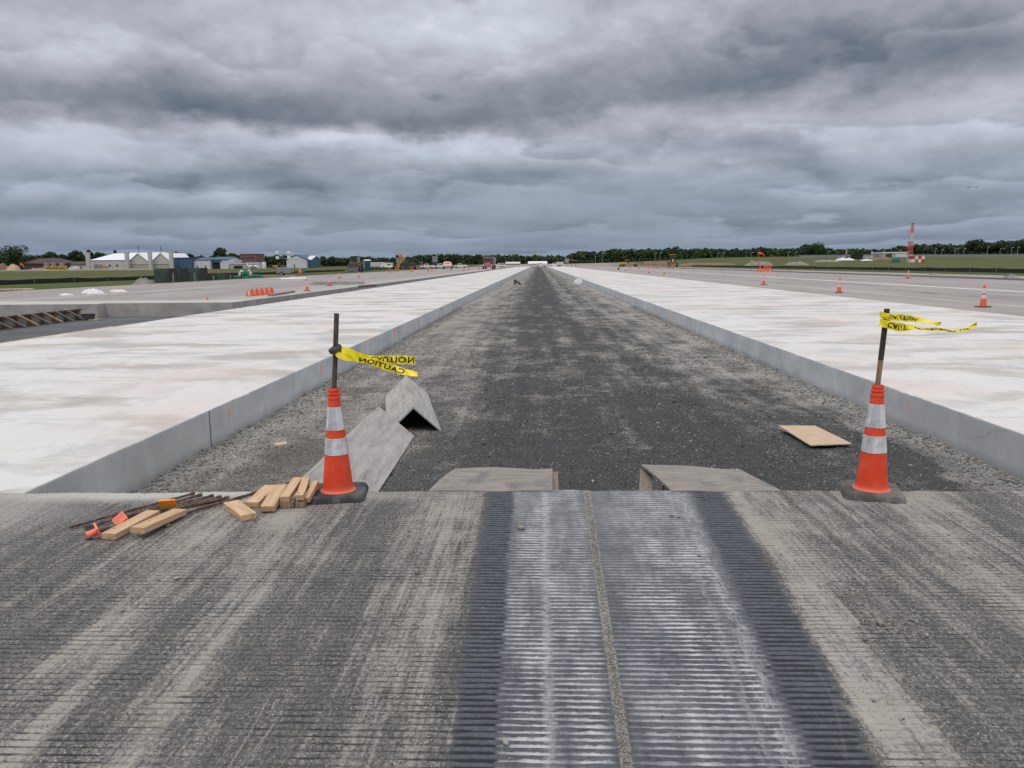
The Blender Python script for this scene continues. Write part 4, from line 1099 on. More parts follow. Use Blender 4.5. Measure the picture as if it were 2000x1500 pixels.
# ------------------------------------------------------------------ pit on the left
g0, g1 = G(0, 671), G(192, 643)
o = MB().box((-11.25, 16.2, -.012), (.09, 7.4, .035)).build('edge_board', MATS['timber_far'], None, bevel=.004)
tag(o, 'long yellow timber board along the pit side of the left lane', 'timber board')
fa, fb = G(-60, 652, -.6), G(166, 624, -.6)
fd = fb-fa; FL = fd.length
ft = thing('pit_formwork', 'rusty steel side form with diagonal braces standing in the left pit', 'formwork', fa, math.atan2(fd.y, fd.x))
MB().box((FL/2, .1, .43), (FL, .08, .05)).box((FL/2, .1, .03), (FL, .10, .05)).build('rail', MATS['steel_rust'], ft)
MB().box((FL/2, .16, .23), (FL, .02, .36)).build('form_panel', MATS['timber_grey'], ft)
nb_ = 9
for i in range(nb_): MB().box((FL*(i+.4)/nb_, .06, .23), (.07, .07, .38)).build('upright', MATS['steel_rust'], ft)
for i in range(nb_-1):
    x0 = FL*(i+.45)/nb_; mm = 'timber_far' if i in (3, 5) else 'timber_grey'; r_ = .05
    MB().tube([(x0, .0, .44), (x0+.62, -.30, .02)], .035, 4).build('diagonal_brace', MATS[mm], ft)
c_ = G(173, 625, -.6); t_ = thing('black_tub', 'black plastic tub beside the form in the left pit', 'tub', c_)
MB().lathe([(.22, 0), (.27, .24), (.29, .25), (.25, .25), (.21, .03)], 16, cap=True).build('tub_body', MATS['far_rubber'], t_, True)
c_ = G(188, 625.5, -.6); o = MB().box((0, 0, .02), (.55, .10, .03), rz=.4).box((.05, .05, .045), (.4, .09, .025), rz=-.2).build('wood_scrap', MATS['timber_far']); o.location = c_
tag(o, 'tan wood scrap on the pit floor right of the black tub', 'wood scrap')
c_ = G(570, 575.5); 
def board(label, a_, b_, w_, h_, m_, z=0.):
    A_, B_ = G(*a_, z), G(*b_, z); d = B_-A_
    o = MB().box((d.length/2, 0, h_/2), (d.length, w_, h_)).build('board', MATS[m_], None, bevel=.004)
    o.location = A_; o.rotation_euler = (0, 0, math.atan2(d.y, d.x)); return tag(o, label, 'timber board')
board('grey brown board on the old pavement right of the orange barricades', (527, 578.5), (573, 571), .22, .10, 'timber_grey')
board('short dark board added in place of a hole at the left pavement edge', (706, 561.5), (729, 558.5), .5, .12, 'steel_rust')  # dark board added where the pavement edge has a dark hole

# white sacks
def sack(label, px, py, wd, m_='plastic_white', hh=.35):
    c_ = G(px, py); n = 26; x_ = np.linspace(-1, 1, n)
    X_, Y_ = np.meshgrid(x_, x_); s0 = rng.integers(0, 200)
    r_ = np.sqrt(X_**2+Y_**2); H_ = np.clip(1-r_**2.2, 0, 1)**.5*hh*wd*.55*(.2+1.0*vnoise(X_*3.4+s0, Y_*3.4, 4, .7)); k = wd/2
    V = np.stack([X_*k*(1+.2*Y_), Y_*k*.6, H_-.01], -1).reshape(-1, 3); i_ = np.arange(n-1)[None, :]+np.arange(n-1)[:, None]*n
    F = np.stack([i_, i_+1, i_+1+n, i_+n], -1).reshape(-1, 4)
    keep = (r_.ravel()[F] < 1.06).all(1)
    o = npmesh('plastic_sack', V, F[keep], MATS[m_], None, True); o.location = c_
    return tag(o, label, 'sack', 'plastic sacks lying on the old pavement')
sack('white plastic sack farthest left on the old pavement', 128, 577, .8)
sack('largest white plastic sack, flapped open, on the left pavement', 180, 574.5, 1.35, hh=.5)
sack('pinkish plastic sack lying right of the largest white one', 230, 570.5, 1.1, 'pink_white')
sack('small white plastic sack in front of the light tower', 553, 545, .9)
sack('long flat white plastic sack right of the light tower foot', 573, 544.5, 1.9, hh=.2)
sack('small pinkish sack below the orange drum on the left', 592, 544, 1.1, 'pink_white')
c_ = G(1130, 556, -.45); 
o = sack('white plastic sack in the trench at the foot of the right lane', 1131, 556, .75, hh=1.3); o.location = G(1130, 555.5, -.46); o.scale = (1.25, 1, 1.3)
c_ = G(1010, 556, -.46); t_ = thing('upturned_crate', 'dark open wooden form piece lying in the trench far ahead', 'crate', c_, .3)
MB().box((-.22, 0, .25), (.06, .7, .5)).build('side_board', MATS['steel_rust'], t_); MB().box((.12, 0, .22), (.06, .7, .62), ry=rad(-48)).build('leaning_board', MATS['timber_grey'], t_)

# ------------------------------------------------------------------ far cones
def far_cone():
    t = thing('traffic_cone', 'x', 'traffic cone', (0, 0, 0), 0, 'traffic cones across the airfield')
    MB().box((0, 0, .02), (.36, .36, .04), taper=.9).build('base', MATS['far_rubber'], t)
    prof = [(.118, .038), (.105, .045)]+[(cone_r(z), z) for z in (.2, .4, .6, .67)]+[(.044, .675), (.036, .70), (.036, .73)]
    MB().lathe(prof, 16).build('cone_body', MATS['far_orange'], t, True)
    for z0, z1 in ((.29, .41), (.46, .62)):
        MB().lathe([(cone_r(z0)+.004, z0), (cone_r(z1)+.004, z1)], 16, cap=False).build('reflective_collar', MATS['cone_white'], t, True)
    return t
def tall_cone():
    t = thing('tall_cone', 'x', 'traffic cone', (0, 0, 0), 0, 'tall slender orange cones across the airfield')
    MB().lathe([(.26, 0), (.26, .05), (.14, .07)], 12).build('base', MATS['far_rubber'], t)
    MB().lathe([(.14, .07), (.10, .4), (.075, .95), (.05, 1.0), (.05, 1.07)], 12).build('cone_body', MATS['far_orange'], t, True)
    for z0 in (.45, .72): MB().lathe([(.103-.045*(z0-.4)/.55, z0), (.099-.045*(z0-.3)/.55, z0+.10)], 12, cap=False).build('reflective_collar', MATS['cone_white'], t, True)
    return t
fc = [(600, 568.5, 'cone on the pavement edge right of the orange barricades'), (643.6, 558, 'cone beside the dark wire basket on the left pavement'), (663, 544.5, 'cone on the left pavement behind the wire basket'),
    (701, 541.5, 'cone below the small grey loader on the left pavement'), (407, 612, 'small dirty cone standing down in the left pit'),
    (1222, 528.8, 'cone just right of the short black post beyond the right lane'), (1268, 533.6, 'left of two cones standing close to the right lane edge far off'), (1297, 536, 'right of two cones standing close to the right lane edge far off'),
    (1491.6, 556.4, 'cone on the right pavement in front of the orange barricades'), (1638.8, 571.8, 'cone on the right pavement, second nearest there'), (1773.4, 543.8, 'cone on the dark asphalt strip below the mast'), (1919.7, 600, 'nearest cone on the right pavement beside the white lane')]
proto = None
for k, (px, py, lb) in enumerate(fc):
    z = -.6 if 'pit' in lb else -.004
    loc = G(px, py, z)
    if proto is None:
        proto = far_cone(); proto.location = loc; proto['label'] = lb
    else: dup(proto, loc, random.random()*1.5, lb)
tc = [(761, 531.6, 'leftmost of the tall cones right of the portable toilet'), (773, 531.2, 'tall cone, left one of a close pair right of the portable toilet'), (777.5, 530.2, 'tall cone, right one of a close pair right of the portable toilet'),
    (802.5, 530.5, 'left one of the pair of tall cones in front of the orange excavator'), (806.8, 530, 'right one of the pair of tall cones in front of the orange excavator'), (836.8, 529.5, 'left one of the two tall cones before the small red machine'),
    (844, 529, 'right one of the two tall cones before the small red machine'), (879.7, 527.8, 'tall cone in front of the white service pickup'), (906, 528.5, 'single larger tall cone between pickup and red dump truck'),
    (915, 527.2, 'tall cone just right of the single larger one'), (936.7, 526, 'tall cone left of the red dump truck'), (948.5, 524.3, 'tall cone in front of the left corner of the red dump truck'),
    (1051, 523.6, 'left tall cone at the far end of the trench'), (1054.3, 524.4, 'right tall cone at the far end of the trench'),
    (1231, 524.4, 'tall cone left of a pair on the far right pavement'), (1247.8, 524.6, 'tall cone right of a pair on the far right pavement'), (1267, 523.6, 'tall cone behind the two cones at the right lane edge'), (1275.5, 524, 'tall cone beside the small grey heap on the right pavement'),
    (1305.5, 524.4, 'tall cone just left of the yellow grader'), (1314, 524.8, 'tall cone directly in front of the yellow grader'), (1331, 524.6, 'tall cone right of the yellow grader'), (1337, 523.8, 'small tall cone farthest right of the grader'),
    (1484.5, 529.8, 'tall cone at the left end of the orange barricade group'), (1492.5, 529.4, 'tall cone second from left in the orange barricade group'), (1496.3, 529.8, 'tall cone in the middle of the orange barricade group'), (1500, 529.4, 'tall cone second from right in the orange barricade group'), (1504.3, 529.8, 'tall cone at the right end of the orange barricade group')]
protoT = None
for k, (px, py, lb) in enumerate(tc):
    loc = G(px, py, -.005 if py > 519 else 0)
    if 'trench' in lb: loc = G(px, py, -.46)
    if protoT is None: protoT = tall_cone(); protoT.location = loc; protoT['label'] = lb
    else: dup(protoT, loc, 0, lb)

# airfield low barricades
def barricade(label, loc, rz, m_='far_orange', L=.46):
    t = thing('low_barricade', label, 'barricade', loc, rz, 'low orange barricades')
    MB().box((0, 0, .15), (L, .26, .30), taper=.8).build('barricade_body', MATS[m_], t, bevel=.02)
    MB().box((0, -.125, .15), (L*.34, .05, .20), rx=rad(9)).build('white_panel', MATS['plastic_white'], t)
    MB().lathe([(.05, .30), (.05, .35), (.03, .38)], 10, c=(L*.25, 0, 0)).build('lamp', MATS['paint_red'], t, True)
    return t
nm = ['leftmost', 'second from left', 'middle', 'second from right', 'rightmost']
for k in range(5):
    px = 489+9.6*k; barricade(nm[k]+' of the five orange barricades on the left pavement', G(px, 578.6-1.05*k, -.006), rad(-8), L=.40)
for k in range(4):
    barricade(['leftmost', 'second', 'third', 'last'][k]+' orange barricade under the tall cones on the far right pavement', G(1484+6.6*k, 530.6, -.006), rad(5), L=1.15)
# wire basket
c_ = G(659, 556, -.005); n_w = MB()
for i in range(26):
    x_ = -2.1+4.2*i/25; n_w.tube([(x_, -.45+.2*math.sin(i), .01), (x_+.1, -.35+.2*math.sin(i), .22), (x_+.2, .45, .02)], .014, 4, False)
n_w.tube([(-2.1, -.4, .05), (2.2, -.3, .06)], .014, 4); n_w.tube([(-2.1, .3, .2), (2.2, .35, .2)], .014, 4)
o = n_w.build('wire_basket', MATS['dark_metal']); o.location = c_; tag(o, 'tangle of dark reinforcing wire baskets beside a left cone', 'wire basket')

# ------------------------------------------------------------------ silt fences
def silt(label, pts, h_, step):
    A_ = pts[0]; t = thing('silt_fence', label, 'fence', (A_[0], A_[1], ground_z(*A_)), 0)
    path = []
    for (a_, b_) in zip(pts[:-1], pts[1:]):
        L = math.hypot(b_[0]-a_[0], b_[1]-a_[1]); n = max(1, int(L/step))
        for i in range(n): path.append((a_[0]+(b_[0]-a_[0])*i/n, a_[1]+(b_[1]-a_[1])*i/n))
    path.append(pts[-1]); m_ = MB()
    z0 = ground_z(*A_); post = []
    rel = []
    for i, (x_, y_) in enumerate(path):
        jz = random.uniform(-.05, .05); z_ = ground_z(x_, y_)-z0
        rel.append((x_-A_[0]+random.uniform(-.06, .06), y_-A_[1], z_, h_+jz))
    for i in range(len(rel)-1):
        a_, b_ = rel[i], rel[i+1]; sag = random.uniform(.03, .10)
        mx = [(a_[q]+b_[q])/2 for q in range(4)]
        for p_, q_ in (((*a_[:3], a_[3]), (mx[0], mx[1], mx[2], mx[3]-sag)), ((mx[0], mx[1], mx[2], mx[3]-sag), (*b_[:3], b_[3]))):
            m_.hull8([(p_[0], p_[1], p_[2]-.05), (q_[0], q_[1], q_[2]-.05), (q_[0]+.01, q_[1], q_[2]-.05), (p_[0]+.01, p_[1], p_[2]-.05)],
                     [(p_[0], p_[1], p_[2]+p_[3]), (q_[0], q_[1], q_[2]+q_[3]), (q_[0]+.01, q_[1], q_[2]+q_[3]), (p_[0]+.01, p_[1], p_[2]+p_[3])])
    m_.build('fabric', MATS['silt_black'], t)
    k = 0
    for i, a_ in enumerate(rel):
        if k > 95: break
        MB().box((a_[0]-.03 if A_[0] > 0 else a_[0]+.03, a_[1], a_[2]+a_[3]/2+.04), (.05, .05, a_[3]+.1)).build('post', MATS['timber_grey'], t); k += 1
    return t
silt('low black silt fence with wooden posts along the right grass', [(55.5, 40), (56.0, 91), (57.2, 170), (57, 290)], .52, 6.)
silt('low black silt fence along the grass on the left', [(-51.5, 30), (-51, 70), (-49, 100), (-51.5, 180), (-54, 330)], .50, 6.)

# ------------------------------------------------------------------ machines and vehicles
def wheel(t, x, y, r_, w_=.28, ax='y'):
    b = MB().lathe([(r_*.55, -w_/2), (r_*.95, -w_/2), (r_, -w_*.35), (r_, w_*.35), (r_*.95, w_/2), (r_*.55, w_/2)], 16)
    o = b.build('wheel', MATS['tyre_black'], t, True); o.location = (x, y, r_); o.rotation_euler = (rad(90), 0, 0)
    h = MB().lathe([(r_*.2, -w_*.52), (r_*.55, -w_*.50), (r_*.55, w_*.50), (r_*.2, w_*.52)], 12).build('rim', MATS['grey_metal'], o, True)
    return o
def pickup(name, label, loc, rz, body='paint_white', beacon=False, box_=None, cat='pickup truck', group='vehicles parked at the far end'):
    # x forward
    t = thing(name, label, cat, loc, rz, group)
    MB().hull8([(-2.7, -.95, .45), (2.7, -.95, .45), (2.7, .95, .45), (-2.7, .95, .45)], [(-2.7, -.92, 1.05), (2.65, -.90, 1.0), (2.65, .90, 1.0), (-2.7, .92, 1.05)]).box((-1.55, 0, 1.13), (2.25, 1.84, .18)).build('body', MATS[body], t, bevel=.05)
    MB().hull8([(-.5, -.88, 1.03), (1.35, -.88, 1.03), (1.35, .88, 1.03), (-.5, .88, 1.03)], [(-.35, -.72, 1.80), (.75, -.72, 1.80), (.75, .72, 1.80), (-.35, .72, 1.80)]).build('cab', MATS[body], t, bevel=.05)
    MB().hull8([(.86, -.74, 1.12), (1.33, -.82, 1.10), (1.33, .82, 1.10), (.86, .74, 1.12)], [(.70, -.66, 1.72), (.86, -.66, 1.72), (.86, .66, 1.72), (.70, .66, 1.72)]).build('windscreen', MATS['window_glass'], t)
    for s_ in (-1, 1): MB().box((.25, s_*.80, 1.42), (.95, .12, .42)).build('side_window', MATS['window_glass'], t)
    MB().box((-.44, 0, 1.45), (.05, 1.3, .42)).build('rear_window', MATS['window_glass'], t)
    for x_ in (-1.75, 1.75):
        for s_ in (-1, 1): wheel(t, x_, s_*.85, .38, .26)
    for s_ in (-1, 1): MB().box((2.66, s_*.68, .82), (.06, .34, .2)).build('headlight', MATS['headlamp_lit' if beacon else 'lamp_white'], t)
    if beacon:
        MB().box((.2, 0, 1.87), (.25, 1.2, .12)).build('beacon_bar', MATS['amber_lit'], t)
        for s_ in (-1, 1): MB().box((-2.6, s_*.82, 1.5), (.2, .16, .28)).build('warning_lamp', MATS['amber_lit'], t)
        MB().box((-1.6, 0, 1.3), (1.9, 1.75, .3)).build('tool_box', MATS['paint_white'], t, bevel=.03)
        MB().box((-2.72, 0, .62), (.08, 1.9, .22)).build('bumper', MATS['paint_red'], t)
    if box_: MB().box((-1.6, 0, 1.5), (2.0, 1.8, .8)).build('cargo_box', MATS[box_], t, bevel=.03)
    return t
def dump_truck(label, loc, rz):
    t = thing('dump_truck', label, 'dump truck', loc, rz, 'machines working on the far pavement')
    MB().box((2.2, 0, 1.45), (1.9, 2.3, 1.3), taper=.95).box((3.6, 0, 1.25), (1.3, 1.9, 1.0)).build('body', MATS['paint_maroon'], t, bevel=.06)
    MB().box((2.1, 0, 2.45), (1.7, 2.15, .9), taper=.92).build('cab', MATS['paint_maroon'], t, bevel=.08)
    MB().box((2.95, 0, 2.40), (.06, 1.8, .65), ry=rad(-6)).build('windscreen', MATS['window_glass'], t)
    MB().box((4.28, 0, 1.25), (.06, 1.3, .75)).build('grille', MATS['grey_metal'], t)
    MB().box((4.32, 0, .68), (.25, 2.45, .34)).build('bumper', MATS['paint_red'], t, bevel=.03)
    for s_ in (-1, 1):
        MB().box((4.28, s_*.95, 1.0), (.08, .3, .25)).build('headlight', MATS['lamp_white'], t); MB().box((2.9, s_*1.35, 2.3), (.08, .22, .6)).build('mirror', MATS['dark_metal'], t)
    MB().hull8([(-4, -1.15, 1.3), (1, -1.15, 1.3), (1, 1.15, 1.3), (-4, 1.15, 1.3)], [(-4.2, -1.25, 2.9), (1.1, -1.25, 3.15), (1.1, 1.25, 3.15), (-4.2, 1.25, 2.9)]).build('tipper_body', MATS['grey_metal'], t, bevel=.04)
    MB().tube([(1.2, -1.1, 1.2), (1.2, -1.1, 3.5)], .09, 8).build('exhaust', MATS['grey_metal'], t)
    for x_ in (3.4, -1.6, -2.9):
        for s_ in (-1, 1): wheel(t, x_, s_*1.05, .52, .34)
    return t
def excavator(label, loc, rz):
    t = thing('excavator', label, 'excavator', loc, rz, 'machines working on the far pavement')
    for s_ in (-1, 1): MB().prism([(-1.9, .25), (-1.6, .0), (1.6, .0), (1.9, .25), (1.7, .8), (-1.7, .8)], s_*1.25-.28, s_*1.25+.28).build('track', MATS['dark_metal'], t)
    MB().box((-.4, 0, 1.5), (3.2, 2.4, 1.1)).box((-1.5, 0, 2.1), (1.0, 2.3, .5)).build('body', MATS['dark_metal'], t, bevel=.06)
    c = MB().box((.7, .75, 2.45), (1.3, .95, 1.5)).build('cab', MATS['dark_metal'], t, bevel=.05)
    MB().box((1.37, .75, 2.55), (.04, .8, 1.0)).build('cab_window', MATS['window_glass'], c)
    MB().prism([(1.0, 1.4), (1.3, 1.3), (3.4, 4.2), (3.5, 5.0), (3.0, 5.0), (1.4, 3.0)], -.3, .1).build('boom', MATS['digger_orange'], t)
    MB().prism([(3.0, 5.0), (3.5, 5.1), (4.4, 2.0), (4.1, 1.9)], -.27, .07).build('dipper_arm', MATS['digger_orange'], t)
    MB().prism([(4.0, 2.0), (4.5, 1.9), (4.6, .7), (3.9, .3), (3.5, .9)], -.6, .4).build('bucket', MATS['digger_orange'], t)
    return t
def skid(label, loc, rz, m_='digger_orange', s_=1.):
    t = thing('compact_loader', label, 'loader', loc, rz, 'machines working on the far pavement')
    MB().box((0, 0, .95), (2.2, 1.5, .9)).build('body', MATS[m_], t, bevel=.06)
    c = MB().box((.1, 0, 1.9), (1.2, 1.3, 1.2), taper=.9).build('cab', MATS['grey_metal'], t, bevel=.05)
    MB().box((.74, 0, 1.95), (.05, 1.05, .8)).build('cab_window', MATS['window_glass'], c)
    MB().box((.1, 0, 2.56), (1.3, 1.35, .12)).build('cab_roof', MATS['paint_white'], c)
    for q in (-1, 1):
        MB().prism([(-1.2, 1.5), (-1.1, 1.75), (1.6, .7), (1.6, .4)], q*.85-.06, q*.85+.06).build('lift_arm', MATS[m_], t)
        for x_ in (-.7, .7): wheel(t, x_, q*.85, .42, .3)
    MB().prism([(1.5, .1), (2.4, .1), (2.1, .2), (1.7, .7), (1.5, .7)], -1.0, 1.0).build('bucket', MATS['dark_metal'], t)
    return t
def light_tower(label, loc, rz):
    t = thing('light_tower', label, 'light tower', loc, rz)
    MB().box((0, 0, .85), (2.1, 1.2, .9)).box((.9, 0, .6), (1.2, .3, .12)).build('generator_body', MATS['grey_metal'], t, bevel=.06)
    MB().tube([(0, 0, 1.3), (0, 0, 3.35)], [.10, .07], 8).build('mast', MATS['dark_metal'], t)
    MB().box((0, 0, 3.3), (2.0, .07, .07)).box((0, 0, 2.7), (1.8, .07, .07)).build('crossbar', MATS['grey_metal'], t)
    for x_ in (-.85, .85):
        for z_ in (2.75, 3.5): MB().box((x_, -.08, z_), (.50, .22, .38), rx=rad(12)).build('floodlight', MATS['lamp_white'], t, bevel=.03)
    for s_ in (-1, 1): wheel(t, -.3, s_*.65, .33, .2)
    return t
def facing(px): return math.pi/2     # x axis away from the camera
light_tower('grey portable light tower with four white lamps on the left', G(555, 539, -.005), rad(10))
skid('small grey and orange loader with white roof left of the toilet', G(695, 530.5, -.005), rad(-95), 'steel_rust').scale = (1.55, 1.55, 1.5)
c_ = G(718, 529, -.005); t_ = thing('portable_toilet', 'dark teal portable toilet with white roof on the grass edge', 'portable toilet', c_, rad(12)); t_.scale = (1.45, 1.45, 1.3)
MB().box((0, 0, 1.05), (1.1, 1.1, 2.0), taper=.97).build('cabin', MATS['toilet_teal'], t_, bevel=.04); MB().lathe([(.78, 2.04), (.72, 2.14), (.40, 2.3), (.05, 2.33)], 4).build('roof', MATS['plastic_white'], t_)
MB().box((0, -.55, 1.05), (.75, .06, 1.8)).build('door', MATS['toilet_teal'], t_, bevel=.02)
def tank(label, px, py, m_, sc=1.):
    t = thing('drum', label, 'drum', G(px, py, -.03), 0); MB().lathe([(.32, 0), (.33, .4), (.28, .42), (.30, .75), (.24, .78), (.24, 1.1), (.1, 1.15)], 14).build('drum_body', MATS[m_], t, True); t.scale = (sc,)*3
    for z0 in (.42, .8): MB().lathe([(.30, z0), (.30, z0+.1)], 14, cap=False).build('drum_band', MATS['cone_white' if m_ != 'green_plastic' else 'green_plastic'], t)
tank('orange drum on the grass right of the light tower', 586.5, 535.4, 'far_orange', 1.0); tank('green drum next to the orange one on the left grass', 593, 535.2, 'green_plastic', 1.0)
excavator('excavator with folded orange boom on the far left pavement', G(800, 526, 0), rad(165))
skid('red compact loader right of the excavator', G(823, 523.8, 0), rad(-100), 'paint_red')
skid('grey paving machine with raised cab beside the white pickup', G(850, 523.2, 0), rad(100), 'dark_metal').scale = (1.8, 1.8, 1.9)
skid('low grey machine left of the excavator behind the tall cones', G(779, 525.5, 0), rad(20), 'dark_metal').scale = (1.7, 1.6, 1.5)
pickup('service_pickup', 'white service pickup with orange warning lamps on the left pavement', G(874, 525.5, 0), rad(97), beacon=True).scale = (1.25, 1.55, 1.25)
dump_truck('dark red dump truck facing the camera beside the left lane', G(955.5, 525.2, 0), rad(-92)).scale = (1.3, 1.35, 1.18)
pk = [('pickup_truck', 'white pickup crossing left behind the service pickup', 860, 290, 200, None), ('pickup_truck', 'white pickup between the red loader and the paving machine', 834.5, 300, 175, None),
      ('flatbed_truck', 'white truck with dark bed left of the dump truck', 899.5, 330, 172, None), ('pickup_truck', 'small white vehicle just right of the dump truck', 974, 350, 15, None), ('parked_car', 'white vehicle seen head on, second right of the dump truck', 981.5, 345, -80, None),
      ('pickup_truck', 'white pickup parked in front of the long white tent', 1056.5, 395, 185, None), ('pickup_truck', 'cream pickup behind the boxy white trailer', 1083, 385, 178, None)]
for nm_, lb, px, Y_, r_, bx in pk:
    p_ = pickup(nm_, lb, AT(px, Y_, 0), rad(r_)); p_.location.z = 0 if Y_ < 404 else ground_z(p_.location.x, Y_)
def trailer(name, label, loc, rz, L, Hh, W_, m_, cat='trailer'):
    t = thing(name, label, cat, loc, rz, 'vehicles parked at the far end')
    MB().box((0, 0, .75+Hh/2), (L, W_, Hh)).build('box_body', MATS[m_], t, bevel=.08); MB().box((0, 0, .65), (L*.95, W_*.6, .16)).build('chassis', MATS['dark_metal'], t)
    for x_ in (-L*.3, -L*.15) if L > 5 else (0.,):
        for s_ in (-1, 1): wheel(t, x_, s_*W_*.45, .42, .25)
    return t
trailer('box_trailer', 'boxy cream trailer with one wheel near the trench end', AT(1093.5, 372, 0), rad(2), 3.3, 1.5, 2., 'wall_beige')
trailer('tank_trailer', 'long white trailer right of the toilet', AT(732, 330, 0), rad(4), 9, 1.9, 2.4, 'wall_pale')
trailer('tipper_trailer', 'white tipper trailer on dark wheels, far left of centre', AT(747, 320, 0), rad(3), 9.5, 1.6, 2.4, 'wall_beige')
pickup('pickup_truck', 'white pickup in line right of the tipper trailer', AT(759, 318, 0), rad(2)).scale = (1.2, 1.2, 1.2)
# screening plant right of the trench end
t_ = thing('conveyor', 'rusty screening conveyor standing right of the trench end', 'conveyor', AT(1115, 385, 0), 0)
MB().box((0, 0, 3.2), (6.5, 1.2, .8), ry=rad(8)).build('belt_frame', MATS['steel_rust'], t_)
MB().box((-2, 0, 2.8), (2, 1.6, 2.0)).build('hopper', MATS['grey_metal'], t_); 
for x_ in (-2.3, .3, 2.4): MB().box((x_, 0, 1.4), (.2, 1, 2.8)).build('leg', MATS['dark_metal'], t_)
def grader(label, loc, rz, sc):
    t = thing('road_grader', label, 'grader', loc, rz, 'machines working on the far pavement')
    MB().box((-2, 0, 1.5), (2.8, 1.5, 1.2)).box((2, 0, 1.65), (4.2, .35, .35), ry=rad(8)).build('body', MATS['paint_yellow'], t, bevel=.05)
    c = MB().box((0, 0, 2.4), (1.4, 1.4, 1.6), taper=1.08).build('cab', MATS['dark_metal'], t, bevel=.04); MB().box((.74, 0, 2.5), (.05, 1.2, 1.1)).build('cab_window', MATS['window_glass'], c)
    MB().box((0, 0, 3.25), (1.7, 1.7, .1)).build('cab_roof', MATS['paint_yellow'], c)
    MB().box((1.4, 0, .6), (.15, 3.6, .6), rz=rad(20)).build('blade', MATS['grey_metal'], t)
    for x_ in (-2.8, -1.4, 3.9):
        for s_ in (-1, 1): wheel(t, x_, s_*1.0, .65, .4)
    t.scale = (sc,)*3; return t
grader('yellow and black grader facing the camera behind the right cones', G(1314, 521.8, 0), rad(-100), 1.25)
grader('low yellow machine in the grass far off right of the trench', AT(1225, 300, 0), rad(10), .85)
# guidance sign box
c_ = AT(1418, 175); c_.z = ground_z(c_.x, 175); t_ = thing('runway_sign', 'black box sign with one white stripe in the right grass', 'sign', c_, rad(-25))
MB().box((0, 0, .75), (1.05, .5, 1.2)).build('sign_box', MATS['silt_black'], t_, bevel=.02); MB().box((0, -.26, .75), (.28, .03, 1.0)).build('sign_panel', MATS['paint_white'], t_)
for x_ in (-.4, .4): MB().box((x_, 0, .08), (.08, .3, .2)).build('leg', MATS['dark_metal'], t_)
o = MB().lathe([(.16, 0), (.16, .5), (.05, .55)], 10).build('post', MATS['silt_black']); o.location = G(1208, 527.5, 0); tag(o, 'short black post beyond the right lane edge', 'post')
# windsock
c_ = AT(1482, 290); c_.z = ground_z(c_.x, 290); t_ = thing('windsock', 'orange windsock blowing right on its pole beyond the grass', 'windsock', c_, 0)
MB().tube([(0, 0, 0), (0, 0, 4.6)], .08, 8).build('pole', MATS['mast_red'], t_)
MB().tube([(-.4, 0, 4.5), (.4, 0, 4.55), (1.3, 0, 4.2), (2.0, 0, 3.5)], [.50, .42, .32, .2], 12, False).build('fabric_sock', MATS['sock_orange'], t_, True)
# mast
mx = AT(1776, 372); mz = ground_z(mx.x, 372); t_ = thing('radar_mast', 'red and white lattice mast rising beside the chequered shelter', 'mast', (mx.x, 372, mz), rad(8))
H_ = 18.2
def lattice(z0, z1, w0, w1, m_, xo=0, parent=None, n=4, r_=.09, name='lattice_section'):
    b = MB(); cs_ = [(-1, -1), (1, -1), (1, 1), (-1, 1)]
    for (sx, sy) in cs_: b.tube([(xo+sx*w0, sy*w0, z0), (xo+sx*w1, sy*w1, z1)], r_, 5)
    for k in range(n):
        za, zb = z0+(z1-z0)*k/n, z0+(z1-z0)*(k+1)/n; wa, wb = w0+(w1-w0)*k/n, w0+(w1-w0)*(k+1)/n
        for i in range(4):
            p_, q_ = cs_[i], cs_[(i+1) % 4]
            b.tube([(xo+p_[0]*wa, p_[1]*wa, za), (xo+q_[0]*wb, q_[1]*wb, zb)], r_*.6, 4); b.tube([(xo+p_[0]*wb, p_[1]*wb, zb), (xo+q_[0]*wb, q_[1]*wb, zb)], r_*.6, 4)
    return b.build(name, MATS[m_], parent)
lattice(0, 3.6, .8, .75, 'paint_white', 0, t_, 3, .08); lattice(3.61, 9.6, .85, .7, 'mast_red', 0, t_, 5, .11)
lattice(9.61, 13.5, .45, .4, 'paint_white', .45, t_, 4, .06); lattice(13.51, 17.6, .42, .4, 'mast_red', .5, t_, 4, .09)
MB().box((-.3, 0, 7.0), (1.5, 1.0, .6)).box((-.1, 0, 9.1), (2.0, 1.2, .3)).box((0, 0, 5.2), (1.1, .9, .5)).build('equipment_deck', MATS['mast_red'], t_)
MB().tube([(-.75, 0, 9.5), (-.75, 0, 13.2)], .07, 5).build('whip_antenna', MATS['mast_red'], t_)
b_ = MB()
for k in range(6): b_.tube([(-1.9, -.9+.36*k, 13.4+.1*k), (.2, -.9+.36*k, 14.2+.45*k)], .055, 4)
for k in range(4): b_.tube([(-1.8+.6*k, -.9, 13.5+.3*k), (-1.8+.6*k, .9, 14.4+.5*k)], .055, 4)
b_.build('grid_antenna', MATS['mast_red'], t_)
MB().box((.55, 0, 17.8), (1.0, .8, .35)).build('top_platform', MATS['paint_maroon'], t_)
